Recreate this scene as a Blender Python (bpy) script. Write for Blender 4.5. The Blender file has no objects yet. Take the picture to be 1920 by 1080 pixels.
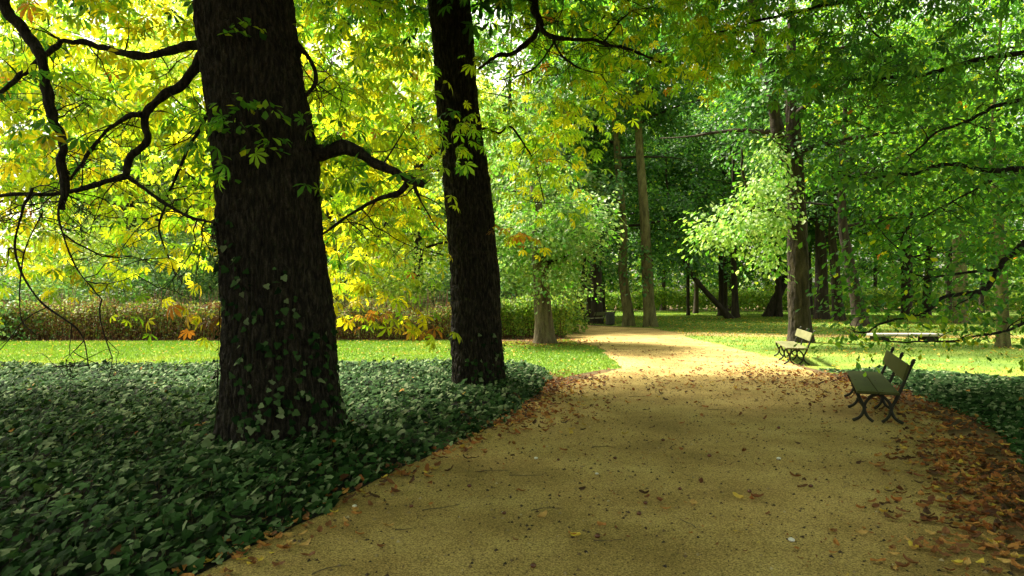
import bpy, math
import numpy as np
rng = np.random.default_rng(11)
C = bpy.context.scene.collection
sc = bpy.context.scene
PI = math.pi
F, HZ, EYE = 1280.0, 559.0, 1.76        # focal length in photo pixels, horizon row, eye height (m)

def P(px, py, d):
    return np.array([(px - 960) * d / F, d, EYE + (HZ - py) * d / F])
def G(px, py):
    d = EYE * F / (py - HZ)
    return np.array([(px - 960) * d / F, d, 0.0])
def norm(v):
    return v / np.maximum(np.linalg.norm(v, axis=-1, keepdims=True), 1e-9)
def U(a, b, n=None):
    return rng.uniform(a, b, n)

# ------------------------------------------------------------------ noise
_T = np.random.default_rng(3).random((32, 32, 32))
def noise(p):
    p = np.asarray(p, float); i = np.floor(p).astype(int); f = p - i
    f = f * f * (3 - 2 * f); i0 = i & 31; i1 = (i + 1) & 31
    x, y, z = f[..., 0], f[..., 1], f[..., 2]
    def t(a, b, c): return _T[a[..., 0], b[..., 1], c[..., 2]]
    c00 = t(i0, i0, i0) * (1 - x) + t(i1, i0, i0) * x
    c10 = t(i0, i1, i0) * (1 - x) + t(i1, i1, i0) * x
    c01 = t(i0, i0, i1) * (1 - x) + t(i1, i0, i1) * x
    c11 = t(i0, i1, i1) * (1 - x) + t(i1, i1, i1) * x
    return (c00 * (1 - y) + c10 * y) * (1 - z) + (c01 * (1 - y) + c11 * y) * z
def fbm(p, o=3):
    p = np.asarray(p, float); s = 0; a = .5; t = 0
    for k in range(o):
        s = s + a * noise(p * 2 ** k + 7.3 * k); t += a; a *= .5
    return s / t

# ------------------------------------------------------------------ mesh accumulator
class Acc:
    def __init__(s): s.v = []; s.t = []; s.f = []; s.n = 0
    def add(s, v, faces, tint=(1, 1, 1), mat=0, smooth=False):
        v = np.asarray(v, float).reshape(-1, 3)
        t = np.asarray(tint, float)
        if t.ndim == 1: t = np.tile(t, (len(v), 1))
        s.v.append(v); s.t.append(t)
        for f in (faces if isinstance(faces, list) else [faces]):
            s.f.append((np.asarray(f, int) + s.n, mat, smooth))
        s.n += len(v)
    def build(s, name, mats, parent=None, origin=None):
        V = np.concatenate(s.v); T = np.concatenate(s.t)
        if origin is not None: V = V - np.asarray(origin)
        me = bpy.data.meshes.new(name)
        me.vertices.add(len(V)); me.vertices.foreach_set('co', V.astype(np.float32).ravel())
        L = np.concatenate([f.ravel() for f, _, _ in s.f]).astype(np.int32)
        cnt = np.concatenate([np.full(len(f), f.shape[1]) for f, _, _ in s.f])
        me.loops.add(len(L)); me.loops.foreach_set('vertex_index', L)
        me.polygons.add(len(cnt))
        me.polygons.foreach_set('loop_start', np.concatenate([[0], np.cumsum(cnt)[:-1]]).astype(np.int32))
        me.polygons.foreach_set('material_index', np.concatenate([np.full(len(f), m) for f, m, _ in s.f]).astype(np.int32))
        me.polygons.foreach_set('use_smooth', np.concatenate([np.full(len(f), q) for f, _, q in s.f]).astype(bool))
        a = me.attributes.new('tint', 'FLOAT_COLOR', 'POINT')
        a.data.foreach_set('color', np.concatenate([T, np.ones((len(T), 1))], 1).astype(np.float32).ravel())
        for m in mats: me.materials.append(m)
        me.update(calc_edges=True)
        return link(name, me, parent)
def link(name, me, parent=None):
    o = bpy.data.objects.new(name, me); C.objects.link(o)
    if parent is not None: o.parent = parent
    return o
def tag(o, label=None, cat=None, group=None, kind=None):
    if label: o['label'] = label
    if cat: o['category'] = cat
    if group: o['group'] = group
    if kind: o['kind'] = kind
    return o
def empty(name, loc, label, cat, group=None, rz=0):
    o = bpy.data.objects.new(name, None); C.objects.link(o)
    o.location = tuple(loc); o.rotation_euler = (0, 0, rz); o.empty_display_size = .2
    return tag(o, label, cat, group)
def copy_tree(o, parent=None):
    c = o.copy(); C.objects.link(c); c.parent = parent
    for ch in list(o.children): copy_tree(ch, c)
    return c

# ------------------------------------------------------------------ materials
def mat(name):
    m = bpy.data.materials.new(name); m.use_nodes = True
    nt = m.node_tree; nt.nodes.clear()
    return m, nt, nt.nodes, nt.links
def N(ns, t, **kw):
    n = ns.new(t)
    for k, v in kw.items():
        if k in n.inputs: n.inputs[k].default_value = v
        else: setattr(n, k, v)
    return n
def leaf_mat(name, trans=.4, rough=.45, spec=.35, tgain=(1.5, 1.35, .7)):
    m, nt, ns, ls = mat(name)
    at = N(ns, 'ShaderNodeAttribute', attribute_name='tint')
    ob = N(ns, 'ShaderNodeTexCoord')
    nz = N(ns, 'ShaderNodeTexNoise', Scale=9.0, Detail=2.0)
    ls.new(ob.outputs['Object'], nz.inputs['Vector'])
    mr = N(ns, 'ShaderNodeMapRange'); mr.inputs[3].default_value = .7; mr.inputs[4].default_value = 1.25
    ls.new(nz.outputs['Fac'], mr.inputs['Value'])
    mx = N(ns, 'ShaderNodeVectorMath', operation='SCALE')
    ls.new(at.outputs['Color'], mx.inputs[0]); ls.new(mr.outputs[0], mx.inputs['Scale'])
    p = N(ns, 'ShaderNodeBsdfPrincipled', Roughness=rough); p.inputs['Specular IOR Level'].default_value = spec
    ls.new(mx.outputs[0], p.inputs['Base Color'])
    out = N(ns, 'ShaderNodeOutputMaterial')
    if trans > 0:
        tg = N(ns, 'ShaderNodeVectorMath', operation='MULTIPLY'); tg.inputs[1].default_value = tgain
        ls.new(mx.outputs[0], tg.inputs[0])
        tr = N(ns, 'ShaderNodeBsdfTranslucent'); ls.new(tg.outputs[0], tr.inputs['Color'])
        ms = N(ns, 'ShaderNodeMixShader', Fac=trans)
        ls.new(p.outputs[0], ms.inputs[1]); ls.new(tr.outputs[0], ms.inputs[2]); ls.new(ms.outputs[0], out.inputs['Surface'])
    else: ls.new(p.outputs[0], out.inputs['Surface'])
    return m
def noisy(name, cols, scale, stretch=(1, 1, 1), rough=.85, bump=.5, bscale=30., bdist=.02, detail=5., spec=.2, fine=None):
    """two or three colours mixed by noise, with bump"""
    m, nt, ns, ls = mat(name)
    tc = N(ns, 'ShaderNodeTexCoord'); mp = N(ns, 'ShaderNodeMapping'); mp.inputs['Scale'].default_value = stretch
    ls.new(tc.outputs['Object'], mp.inputs['Vector'])
    nz = N(ns, 'ShaderNodeTexNoise', Scale=scale, Detail=detail, Roughness=.6)
    ls.new(mp.outputs[0], nz.inputs['Vector'])
    cr = N(ns, 'ShaderNodeValToRGB'); el = cr.color_ramp.elements
    pos = np.linspace(.34, .68, len(cols))
    el[0].position = pos[0]; el[0].color = (*cols[0], 1); el[1].position = pos[-1]; el[1].color = (*cols[-1], 1)
    for i in range(1, len(cols) - 1):
        e = el.new(pos[i]); e.color = (*cols[i], 1)
    ls.new(nz.outputs['Fac'], cr.inputs['Fac'])
    b = N(ns, 'ShaderNodeTexNoise', Scale=bscale, Detail=4.0, Roughness=.65)
    ls.new(mp.outputs[0], b.inputs['Vector'])
    bp = N(ns, 'ShaderNodeBump', Strength=bump, Distance=bdist); ls.new(b.outputs['Fac'], bp.inputs['Height'])
    p = N(ns, 'ShaderNodeBsdfPrincipled', Roughness=rough); p.inputs['Specular IOR Level'].default_value = spec
    col = cr.outputs['Color']
    if fine:                                    # grain: fine colour variation
        g = N(ns, 'ShaderNodeTexNoise', Scale=fine[0], Detail=3.0, Roughness=.7); ls.new(tc.outputs['Object'], g.inputs['Vector'])
        mr = N(ns, 'ShaderNodeMapRange'); mr.inputs[1].default_value = .3; mr.inputs[2].default_value = .7
        mr.inputs[3].default_value = fine[1]; mr.inputs[4].default_value = fine[2]
        ls.new(g.outputs['Fac'], mr.inputs['Value'])
        sm = N(ns, 'ShaderNodeVectorMath', operation='SCALE'); ls.new(col, sm.inputs[0]); ls.new(mr.outputs[0], sm.inputs['Scale'])
        col = sm.outputs[0]
    ls.new(col, p.inputs['Base Color']); ls.new(bp.outputs[0], p.inputs['Normal'])
    out = N(ns, 'ShaderNodeOutputMaterial'); ls.new(p.outputs[0], out.inputs['Surface'])
    return m

M_leaf = leaf_mat('chestnut_leaf', .60, .42, .3, (1.42, 1.45, .9))
M_lime = leaf_mat('broad_leaf', .46, .45, .3, (1.4, 1.5, .8))
M_far = leaf_mat('distant_leaf', .42, .5, .3, (1.4, 1.5, .9))
M_sunlit = leaf_mat('sunlit_leaf', .58, .5, .3, (1.5, 1.5, .9))  # copy of the distant leaf, more translucent so the left background looks sunlit
M_ivy = leaf_mat('ivy_leaf', .15, .7, .025, (1.2, 1.3, .6))
M_litter = leaf_mat('fallen_leaf', .15, .6, .25, (1.2, 1, .7))
M_grass = leaf_mat('grass_blade', .35, .5, .25, (1.3, 1.3, .6))
M_bark = noisy('dark_bark', [(.0035, .003, .002), (.009, .0075, .005), (.024, .020, .014), (.048, .041, .03)], 26, (1, 1, .24), .88, 1., 34, .05, detail=8., fine=(70, .5, 1.5))
M_barkmid = noisy('grey_brown_bark', [(.045, .034, .02), (.10, .078, .046), (.16, .13, .075)], 7, (1, 1, .2), .9, .9, 22, .03, fine=(40, .6, 1.4))
M_barkbrown = noisy('furrowed_brown_bark', [(.012, .009, .005), (.032, .025, .015), (.065, .05, .03)], 7, (1, 1, .2), .9, .9, 22, .03, fine=(40, .6, 1.4))
M_barkgreen = noisy('mossy_bark', [(.05, .045, .02), (.11, .10, .04), (.15, .14, .06)], 5, (1, 1, .3), .9, .8, 22, .03, fine=(40, .6, 1.4))
M_barkdk = noisy('deep_brown_bark', [(.014, .011, .008), (.035, .026, .017), (.06, .045, .03)], 7, (1, 1, .2), .9, .8, 22, .03)
M_twig = noisy('twig_bark', [(.012, .009, .006), (.03, .022, .014)], 12, (1, 1, 1), .85, .3, 60, .004)
M_path = noisy('sandy_path', [(.215, .147, .045), (.285, .198, .064), (.345, .25, .086), (.41, .308, .116)], .8, (1, 1, 1), .95, 1., 60, .02, detail=9., fine=(80, .12, 1.85))
M_soil = noisy('leafy_soil', [(.045, .03, .014), (.10, .065, .026), (.16, .10, .04)], 1.1, (1, 1, 1), .95, .9, 24, .03, fine=(40, .5, 1.5))
M_bed = noisy('shaded_soil', [(.005, .006, .003), (.010, .010, .005)], 3, (1, 1, 1), .95, .6, 24, .03)  # near-black: the shade under the ivy is put into the soil colour
M_lawn = noisy('lawn_turf', [(.08, .16, .018), (.125, .20, .024), (.19, .22, .035)], .5, (1, 1, 1), .9, .9, 45, .03, fine=(30, .6, 1.4))
M_lawnr = noisy('rough_turf', [(.07, .13, .018), (.12, .18, .022), (.19, .20, .03)], .35, (1, 1, 1), .9, .9, 35, .03, fine=(22, .55, 1.45))
M_paint = noisy('weathered_green_paint_shaded', [(.036, .042, .010), (.052, .058, .015), (.068, .074, .023)], 3, (1, .35, 1), .65, .25, 40, .004, spec=.15, fine=(90, .8, 1.15))  # darker copy of the bench green, canopy shade put into the colour
M_paint2 = noisy('weathered_green_paint_sunlit', [(.085, .088, .035), (.115, .115, .05), (.15, .145, .07)], 3, (1, .35, 1), .65, .25, 40, .004, spec=.2, fine=(90, .8, 1.15))  # lighter copy of the same green, sunlight painted in
M_iron = noisy('painted_cast_iron', [(.010, .011, .007), (.022, .022, .014)], 20, (1, 1, 1), .6, .35, 70, .004, spec=.2)
M_stone = noisy('pale_stone', [(.30, .27, .23), (.40, .37, .32)], 6, (1, 1, 1), .8, .4, 40, .01)
M_stonedk = noisy('dark_stone', [(.02, .02, .018), (.05, .045, .04)], 6, (1, 1, 1), .85, .5, 30, .01)  # plain dark tone for the slab supports
M_zinc = noisy('dull_green_metal', [(.028, .032, .022), (.05, .055, .038)], 8, (1, 1, 1), .5, .2, 40, .004, spec=.5)
M_conker = noisy('glossy_conker', [(.06, .018, .008), (.12, .04, .015)], 20, (1, 1, 1), .25, .1, 40, .002, spec=.5)
M_pebble = noisy('pale_pebble', [(.5, .49, .46), (.66, .65, .62)], 20, (1, 1, 1), .6, .2, 40, .004)

# ------------------------------------------------------------------ leaf templates (x across, y along, z normal)
def leaflet(ang, L, w, droop, hi, lift=.05):
    if hi:
        t = np.array([0, .36, .36, .36, .72, .72, .72, 1.]); s = np.array([0, -.55, 0, .55, -1, 0, 1, 0.]) * w
        z = -droop * t ** 2 + np.where(s != 0, lift, 0)
        f3 = [[0, 2, 1], [0, 3, 2], [4, 5, 7], [5, 6, 7]]; f4 = [[1, 2, 5, 4], [2, 3, 6, 5]]
    else:
        t = np.array([0, .68, 1, .68]); s = np.array([0, -1, 0, 1]) * w; z = -droop * t ** 2 + np.where(s != 0, lift, 0)
        f3 = [[0, 2, 1], [0, 3, 2]]; f4 = []
    ca, sa = math.cos(ang), math.sin(ang)
    return np.stack([(t * sa + s * ca) * L, (t * ca - s * sa) * L, z * L], 1), f3, f4
def compound(n, hi, droop, jit):
    r = np.random.default_rng(jit); A = np.radians(np.linspace(-118, 118, n)); V = []; T = []; Q = []; k = 0
    for a in A:
        L = (.5 + .5 * math.cos(a * .72)) * (1 + r.uniform(-.1, .1))
        v, f3, f4 = leaflet(a + r.uniform(-.1, .1), L, .175, droop + r.uniform(-.15, .2), hi)
        V.append(v); T += [[i + k for i in f] for f in f3]; Q += [[i + k for i in f] for f in f4]; k += len(v)
    return np.concatenate(V), [np.array(x) for x in (T, Q) if x]
CH_HI = [compound(7, True, .25, 1), compound(6, True, .45, 2), compound(7, True, .65, 3), compound(5, True, .35, 4)]
CH_LO = [compound(6, False, .3, 5), compound(5, False, .55, 6), compound(7, False, .4, 7)]
def single(w, hi, droop):
    v, a, b = leaflet(0, 1, w, droop, hi, .06)
    return v, [np.array(x) for x in (a, b) if x]
SIMPLE_HI = [single(.30, True, .15), single(.36, True, .35), single(.27, True, .0)]
SIMPLE = [single(.34, False, .1), single(.42, False, .3), single(.30, False, -.1)]
def ivy_t(jit):
    r = np.random.default_rng(jit)
    o = np.array([[0, 0], [.32, -.10], [.58, .18], [.36, .42], [.30, .62], [0, 1.0], [-.30, .62], [-.36, .42], [-.58, .18], [-.32, -.10]])
    o = o + r.uniform(-.05, .05, o.shape); c = np.array([[0, .35]])
    xy = np.concatenate([c, o]); z = -.22 * np.abs(xy[:, 0]) - .12 * (xy[:, 1] - .3) ** 2 + r.uniform(-.04, .04, len(xy))
    f = np.array([[0, 1 + i, 1 + (i + 1) % 10] for i in range(10)])
    return np.concatenate([xy, z[:, None]], 1), [f]
IVY = [ivy_t(i) for i in range(5)]
def curled(jit, n=5):
    r = np.random.default_rng(jit); t = np.linspace(0, 1, n); w = np.sin(PI * np.clip(t * .9 + .05, 0, 1)) ** .8 * .28; b = r.uniform(.15, .7) ; V = []
    for i in range(n):
        for s in (-1, 0, 1):
            V.append([s * w[i] * r.uniform(.85, 1.1), t[i] - .5, abs(s) * r.uniform(.02, .22) + b * (t[i] - .5) ** 2 * 1.3 + r.uniform(-.02, .03)])
    q = [[3 * i + j, 3 * i + j + 1, 3 * i + j + 4, 3 * i + j + 3] for i in range(n - 1) for j in range(2)]
    return np.array(V), [np.array(q)]
CURL = [curled(i) for i in range(7)]

def place(acc, tpl, pos, dirs, ups, scale, tints, mat=0):
    n = len(pos)
    if n == 0: return
    y = norm(dirs); x = norm(np.cross(y, ups)); z = np.cross(x, y)
    which = rng.integers(0, len(tpl), n)
    for k, (tv, tf) in enumerate(tpl):
        s = np.where(which == k)[0]
        if len(s) == 0: continue
        v = (tv[None, :, 0, None] * x[s][:, None] + tv[None, :, 1, None] * y[s][:, None] + tv[None, :, 2, None] * z[s][:, None]) * scale[s][:, None, None] + pos[s][:, None]
        K = len(tv); off = (np.arange(len(s)) * K)[:, None, None]
        acc.add(v.reshape(-1, 3), [(f[None] + off).reshape(-1, f.shape[1]) for f in tf], np.repeat(tints[s], K, 0), mat)

# palettes: (colour, weight)
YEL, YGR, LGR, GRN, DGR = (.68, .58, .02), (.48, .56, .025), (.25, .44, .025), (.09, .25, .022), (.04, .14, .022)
ORG, BRN = (.50, .20, .03), (.22, .10, .035)
PAL = {
 'gold': [(YEL, 4.2), (YGR, 5), (LGR, 3.6), (ORG, .14), (GRN, .8)],
 'mix': [(YEL, 1.4), (YGR, 4.5), (LGR, 5.5), (GRN, 1.5), (ORG, .10)],
 'green': [(YGR, .5), (LGR, 4), (GRN, 5.5), (DGR, .8), (YEL, .10), (ORG, .05)],
 'sunlitg': [((.25, .37, .09), 3), ((.17, .30, .05), 3.5), ((.36, .45, .17), 1.2), (GRN, 1.3)],  # tints for one bright cluster: sunlight put into the leaf colour
 'lush': [(LGR, 3.5), (YGR, 1.2), (GRN, 4)],
 'fresh': [((.14, .30, .03), 3), ((.08, .23, .035), 6), ((.04, .13, .03), 2.2), (YGR, .25), (YEL, .06), (ORG, .04)],
 'hedgetop': [((.16, .24, .035), 3), ((.26, .27, .05), 3), ((.22, .13, .05), 1.5), ((.09, .16, .03), 2)],
 'soft': [((.10, .21, .06), 4), ((.16, .28, .08), 3), ((.06, .15, .045), 2.5), ((.26, .34, .10), 1)],
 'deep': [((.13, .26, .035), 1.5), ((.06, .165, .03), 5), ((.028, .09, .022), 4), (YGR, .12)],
 'orange': [(ORG, 1.6), (YEL, 3), (YGR, 2), (BRN, .6), ((.55, .32, .05), 2)],
 'pale': [((.42, .52, .13), 3), ((.28, .46, .05), 3), ((.55, .58, .14), 2), (YGR, 2)],
 'grey': [((.13, .24, .07), 4), ((.20, .30, .10), 3), (GRN, 2), ((.30, .36, .12), 1)],
 'hedge': [((.17, .075, .035), 3.5), ((.22, .20, .035), 2.5), ((.12, .17, .03), 2), ((.26, .13, .05), 1.5)],
 'hedgeg': [((.16, .28, .03), 4), ((.28, .34, .04), 3), ((.08, .16, .025), 2)],
 'litter': [((.25, .092, .022), 4), ((.36, .18, .045), 2.4), ((.14, .052, .017), 4.5), ((.44, .31, .05), .9), ((.06, .027, .011), 3)],
 'lawnleaf': [((.55, .42, .06), 4), ((.45, .27, .06), 2), ((.30, .15, .04), 1)],
 'ivy': [((.022, .054, .015), 5), ((.044, .086, .030), 4), ((.14, .185, .095), 2.6), ((.007, .021, .006), 4)],  # the pale grey-green tint paints highlights onto scattered leaves
}
def tints(pal, n, jit=.18):
    cs = np.array([c for c, _ in PAL[pal]]); w = np.array([q for _, q in PAL[pal]], float); w /= w.sum()
    return cs[rng.choice(len(cs), n, p=w)] * (1 + U(-jit, jit, (n, 1))) * (1 + U(-.06, .06, (n, 3)))

# ------------------------------------------------------------------ tubes
def smooth_line(pts, n):
    pts = np.asarray(pts, float); m = len(pts)
    if m < 3: 
        t = np.linspace(0, 1, n)[:, None]; return pts[0] * (1 - t) + pts[-1] * t
    q = np.concatenate([[2 * pts[0] - pts[1]], pts, [2 * pts[-1] - pts[-2]]])
    u = np.linspace(0, m - 1 - 1e-6, n); i = u.astype(int); f = (u - i)[:, None]
    a, b, c, d = q[i], q[i + 1], q[i + 2], q[i + 3]
    return .5 * (2 * b + (c - a) * f + (2 * a - 5 * b + 4 * c - d) * f ** 2 + (3 * b - a - 3 * c + d) * f ** 3)
def tubes(acc, pts, rad, sides=4, tint=(1, 1, 1), mat=0, smooth=True, knob=0.):
    """pts (n,m,3), rad (n,m)"""
    n, m, _ = pts.shape
    tg = np.empty_like(pts); tg[:, 1:-1] = pts[:, 2:] - pts[:, :-2]; tg[:, 0] = pts[:, 1] - pts[:, 0]; tg[:, -1] = pts[:, -1] - pts[:, -2]
    tg = norm(tg); avg = norm(pts[:, -1] - pts[:, 0])
    ref = np.where(np.abs(avg[:, 2:3]) < .8, np.array([[0, 0, 1.]]), np.array([[1., .2, 0]]))[:, None]
    a = norm(np.cross(tg, np.broadcast_to(ref, tg.shape))); b = np.cross(tg, a)
    th = np.linspace(0, 2 * PI, sides, endpoint=False)
    r = rad[:, :, None] * np.ones(sides)
    if knob:
        q = pts[:, :, None] + (a[:, :, None] * np.cos(th)[:, None] + b[:, :, None] * np.sin(th)[:, None]) * r[..., None]
        r = r * (1 + knob * (fbm(q * 6, 3) - .5) * 2)
    v = pts[:, :, None] + (a[:, :, None] * np.cos(th)[:, None] + b[:, :, None] * np.sin(th)[:, None]) * r[..., None]
    i, j = np.meshgrid(np.arange(m - 1), np.arange(sides), indexing='ij'); j2 = (j + 1) % sides
    f = np.stack([i * sides + j, i * sides + j2, (i + 1) * sides + j2, (i + 1) * sides + j], -1).reshape(-1, 4)
    cap = np.array([[(m - 1) * sides + k for k in range(sides)]])
    off = (np.arange(n) * m * sides)[:, None, None]
    acc.add(v.reshape(-1, 3), [(f[None] + off).reshape(-1, 4), (cap[None] + off).reshape(-1, sides)], tint, mat, smooth)
def trunk_mesh(acc, pts, rad, sides, rings, amp, flare=.25, lobes=5, fz=.25, freq=7., mat=0):
    pts = np.asarray(pts, float); rad = np.asarray(rad, float)
    c = smooth_line(pts, rings); r = np.interp(np.linspace(0, len(rad) - 1, rings), np.arange(len(rad)), rad)
    z = c[:, 2] - c[0, 2]; th = np.linspace(0, 2 * PI, sides, endpoint=False)
    ph = U(0, 6)
    R = r[:, None] * (1 + flare * np.exp(-np.maximum(z, 0)[:, None] / .4) * (1 + .55 * np.cos(lobes * th + ph)) + .025 * np.cos(3 * th + ph * 2 + z[:, None] * .5))
    q = np.stack([np.cos(th)[None] * R * freq + 3, np.sin(th)[None] * R * freq + 9, np.broadcast_to(z[:, None] * freq * fz, R.shape)], -1)
    wob = q + 1.2 * (noise(q * .5 + 4)[..., None] - .5)
    ridge = 1 - np.abs(2 * fbm(wob * 1.6, 2) - 1) * 1.8
    lump = fbm(q * np.array([.25, .25, .6]), 2) - .5
    R = R - amp * np.clip(ridge, 0, 1) ** 2 + amp * 2.2 * lump + amp * .8 * (noise(q * 3.1) - .5)
    v = np.stack([c[:, None, 0] + np.cos(th) * R, c[:, None, 1] + np.sin(th) * R, np.broadcast_to(c[:, None, 2], R.shape)], -1)
    i, j = np.meshgrid(np.arange(rings - 1), np.arange(sides), indexing='ij'); j2 = (j + 1) % sides
    f = np.stack([i * sides + j, i * sides + j2, (i + 1) * sides + j2, (i + 1) * sides + j], -1).reshape(-1, 4)
    acc.add(v.reshape(-1, 3), f, (1, 1, 1), mat, True)
    return c, r

# ------------------------------------------------------------------ crowns: sprays of leaves joined to the limbs by twigs
def grow(skel, skr, cen, r0=.011, m=5, sag=.12, rend=.003):
    """join every spray centre to the nearest wood; returns twig lines, radii, outward directions"""
    nodes = np.array(skel); nr = np.array(skr)
    d = np.array([np.min(np.linalg.norm(nodes - c, axis=1)) for c in cen])
    order = np.argsort(d); T = np.zeros((len(cen), m, 3)); R = np.zeros((len(cen), m)); D = np.zeros((len(cen), 3))
    t = np.linspace(0, 1, m)[:, None]
    for k in order:
        c = cen[k]; dd = np.linalg.norm(nodes - c, axis=1) * (1 + .25 * (nodes[:, 2] < c[2] - .6) * 0)
        i = int(np.argmin(dd)); a = nodes[i]; L = dd[i]
        bend = np.array([U(-1, 1), U(-1, 1), U(-.2, 1)]) * sag * L
        p = a * (1 - t) + c * t + bend * (4 * t * (1 - t)); p[-1] = c
        s = min(nr[i] * .75, r0 + .008 * L)
        T[k] = p; R[k] = s + (rend - s) * t[:, 0] ** .8
        D[k] = (c - p[-2]) / max(np.linalg.norm(c - p[-2]), 1e-6) if L > .05 else rng.normal(size=3)
        nodes = np.concatenate([nodes, p[1:]]); nr = np.concatenate([nr, R[k][1:]])
    return T, R, D
def leaves_on(acc, cen, D, kind, nper, size, pal, spread, tilt=.35, flat=.3, mat=0, mixjit=.15):
    n = len(cen)
    if n == 0: return
    k = np.repeat(np.arange(n), nper); m = len(k)
    h = D.copy(); h[:, 2] *= .4; h[:, 2] -= .12; h = norm(h); lat = norm(np.cross(h, np.array([0, 0, 1.]))); upv = np.cross(lat, h)
    a = U(-1, 1, m); b = rng.normal(0, .5, m); w = rng.normal(0, 1, m)
    pos = cen[k] + (h[k] * a[:, None] + lat[k] * b[:, None] + upv[k] * (w * flat)[:, None] - np.array([0, 0, 1.]) * (.25 * (a ** 2 + b ** 2))[:, None]) * spread
    dr = h[k] * U(.1, 1, (m, 1)) + lat[k] * (np.sign(b) * U(.2, 1.2, m))[:, None] - np.array([0, 0, 1.]) * U(.0, .8, (m, 1))
    up = np.array([0, 0, 1.]) + rng.normal(0, tilt, (m, 3)) + lat[k] * .2
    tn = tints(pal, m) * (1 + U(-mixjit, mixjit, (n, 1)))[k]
    place(acc, kind, pos, dr, up, size * U(.65, 1.25, m), tn, mat)

def clumpy(center, radii, n, nclump, sigma, low=-1., shell=.55):
    """spray centres gathered into clumps through an ellipsoid"""
    c = norm(rng.normal(size=(nclump, 3))) * (U(shell ** 3, 1, (nclump, 1)) ** (1 / 3.))
    c[:, 2] = np.where(c[:, 2] < low, -c[:, 2], c[:, 2])
    k = rng.integers(0, nclump, n)
    p = c[k] * np.asarray(radii) + rng.normal(0, 1, (n, 3)) * np.asarray(sigma)
    return p + np.asarray(center)

BACK_LABEL = {}
def limb_line(z0, base, az, L, rise, r0, n=9):
    t = np.linspace(0, 1, n); w = rng.normal(0, .05, (n, 3)).cumsum(0) * L * .35
    out = np.array([math.cos(az), math.sin(az), 0])
    p = base + out * (t * L)[:, None] + np.array([0, 0, 1.]) * (rise * L * (t - .45 * t ** 2))[:, None] + w * t[:, None]
    return p, r0 * (1 - t * .85)
def tree(name, label, cat, group, trunk_pts, trunk_r, bark, H, hb, R, nspray=220, nper=55, size=.2, pal='deep', leafmat=None, kind=None,
         spread=.85, nlimb=9, sides=24, rings=60, amp=.015, flare=.25, clumps=26, cz=None, crown_extra=None, visible_branch=0, crown_bright=None, limb_len=1.):
    """a broadleaved tree: trunk through trunk_pts then on up to H; limbs, twigs, crown"""
    tp = [np.asarray(p, float) for p in trunk_pts]; base = tp[0].copy(); base[2] = 0
    root = empty(name, base, label, cat, group)
    top = tp[-1]; prev = tp[-2] if len(tp) > 1 else base
    while top[2] < H * .8:
        d = norm(top - prev) ; d = norm(d + np.array([U(-.12, .12), U(-.12, .12), .5]))
        prev, top = top, top + d * max(2., H * .16); tp.append(top)
    rad = list(trunk_r); z0 = tp[len(rad) - 1][2]
    while len(rad) < len(tp): rad.append(max(.05, rad[len(trunk_r) - 1] * (1 - .85 * (tp[len(rad)][2] - z0) / max(H * .8 - z0, .5))))
    tp[0] = tp[0] - np.array([0, 0, .12])
    a = Acc(); cl, cr = trunk_mesh(a, tp, rad, sides, rings, amp, flare)
    a.build('trunk', [bark], root, base)
    skel = [p for p in cl if p[2] > hb * .8]; skr = [r for p, r in zip(cl, cr) if p[2] > hb * .8]
    a = Acc(); cc = np.array([np.interp((H + hb) / 2, cl[:, 2], cl[:, 0]), np.interp((H + hb) / 2, cl[:, 2], cl[:, 1]), (H + hb) / 2])
    for i in range(nlimb):
        f = (i + .5) / nlimb; z = hb + (H * .78 - hb) * f
        b = np.array([np.interp(z, cl[:, 2], cl[:, k]) for k in range(3)]); rr = np.interp(z, cl[:, 2], cr)
        p, r = limb_line(z, b, i * 2.4 + U(-.3, .3), limb_len * R * (1.05 - .55 * f), U(.15, .6), max(.04, rr * .42))
        if i < visible_branch:
            q = Acc(); tubes(q, p[None], r[None], 8, knob=.15); q.build('branch', [bark], root, base)
        else: tubes(a, p[None], r[None], 6, mat=1)
        skel += list(p); skr += list(r)
    cen = clumpy(cc, (R * .85, R * .85, (H - hb) * .5), nspray, clumps, (R * .13, R * .13, R * .08))
    if crown_extra is not None: cen = np.concatenate([cen, crown_extra])
    T, Rr, D = grow(skel, skr, cen, r0=.02, m=4)
    tubes(a, T, Rr, 3, mat=1)
    leaves_on(a, cen, D, kind or SIMPLE, nper, size, pal, spread, tilt=.45, flat=.28)
    if crown_bright is not None:
        T, Rr, D = grow(skel + list(cen), skr + [.01] * len(cen), crown_bright, r0=.02, m=4); tubes(a, T, Rr, 3, mat=1)
        leaves_on(a, crown_bright, D, SIMPLE_HI, 40, size, 'sunlitg', spread * .85, tilt=.4, flat=.28)  # pale tint paints these sprays as if the sun struck them
    a.build('crown', [leafmat or M_far, M_twig], root, base)
    return root

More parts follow.
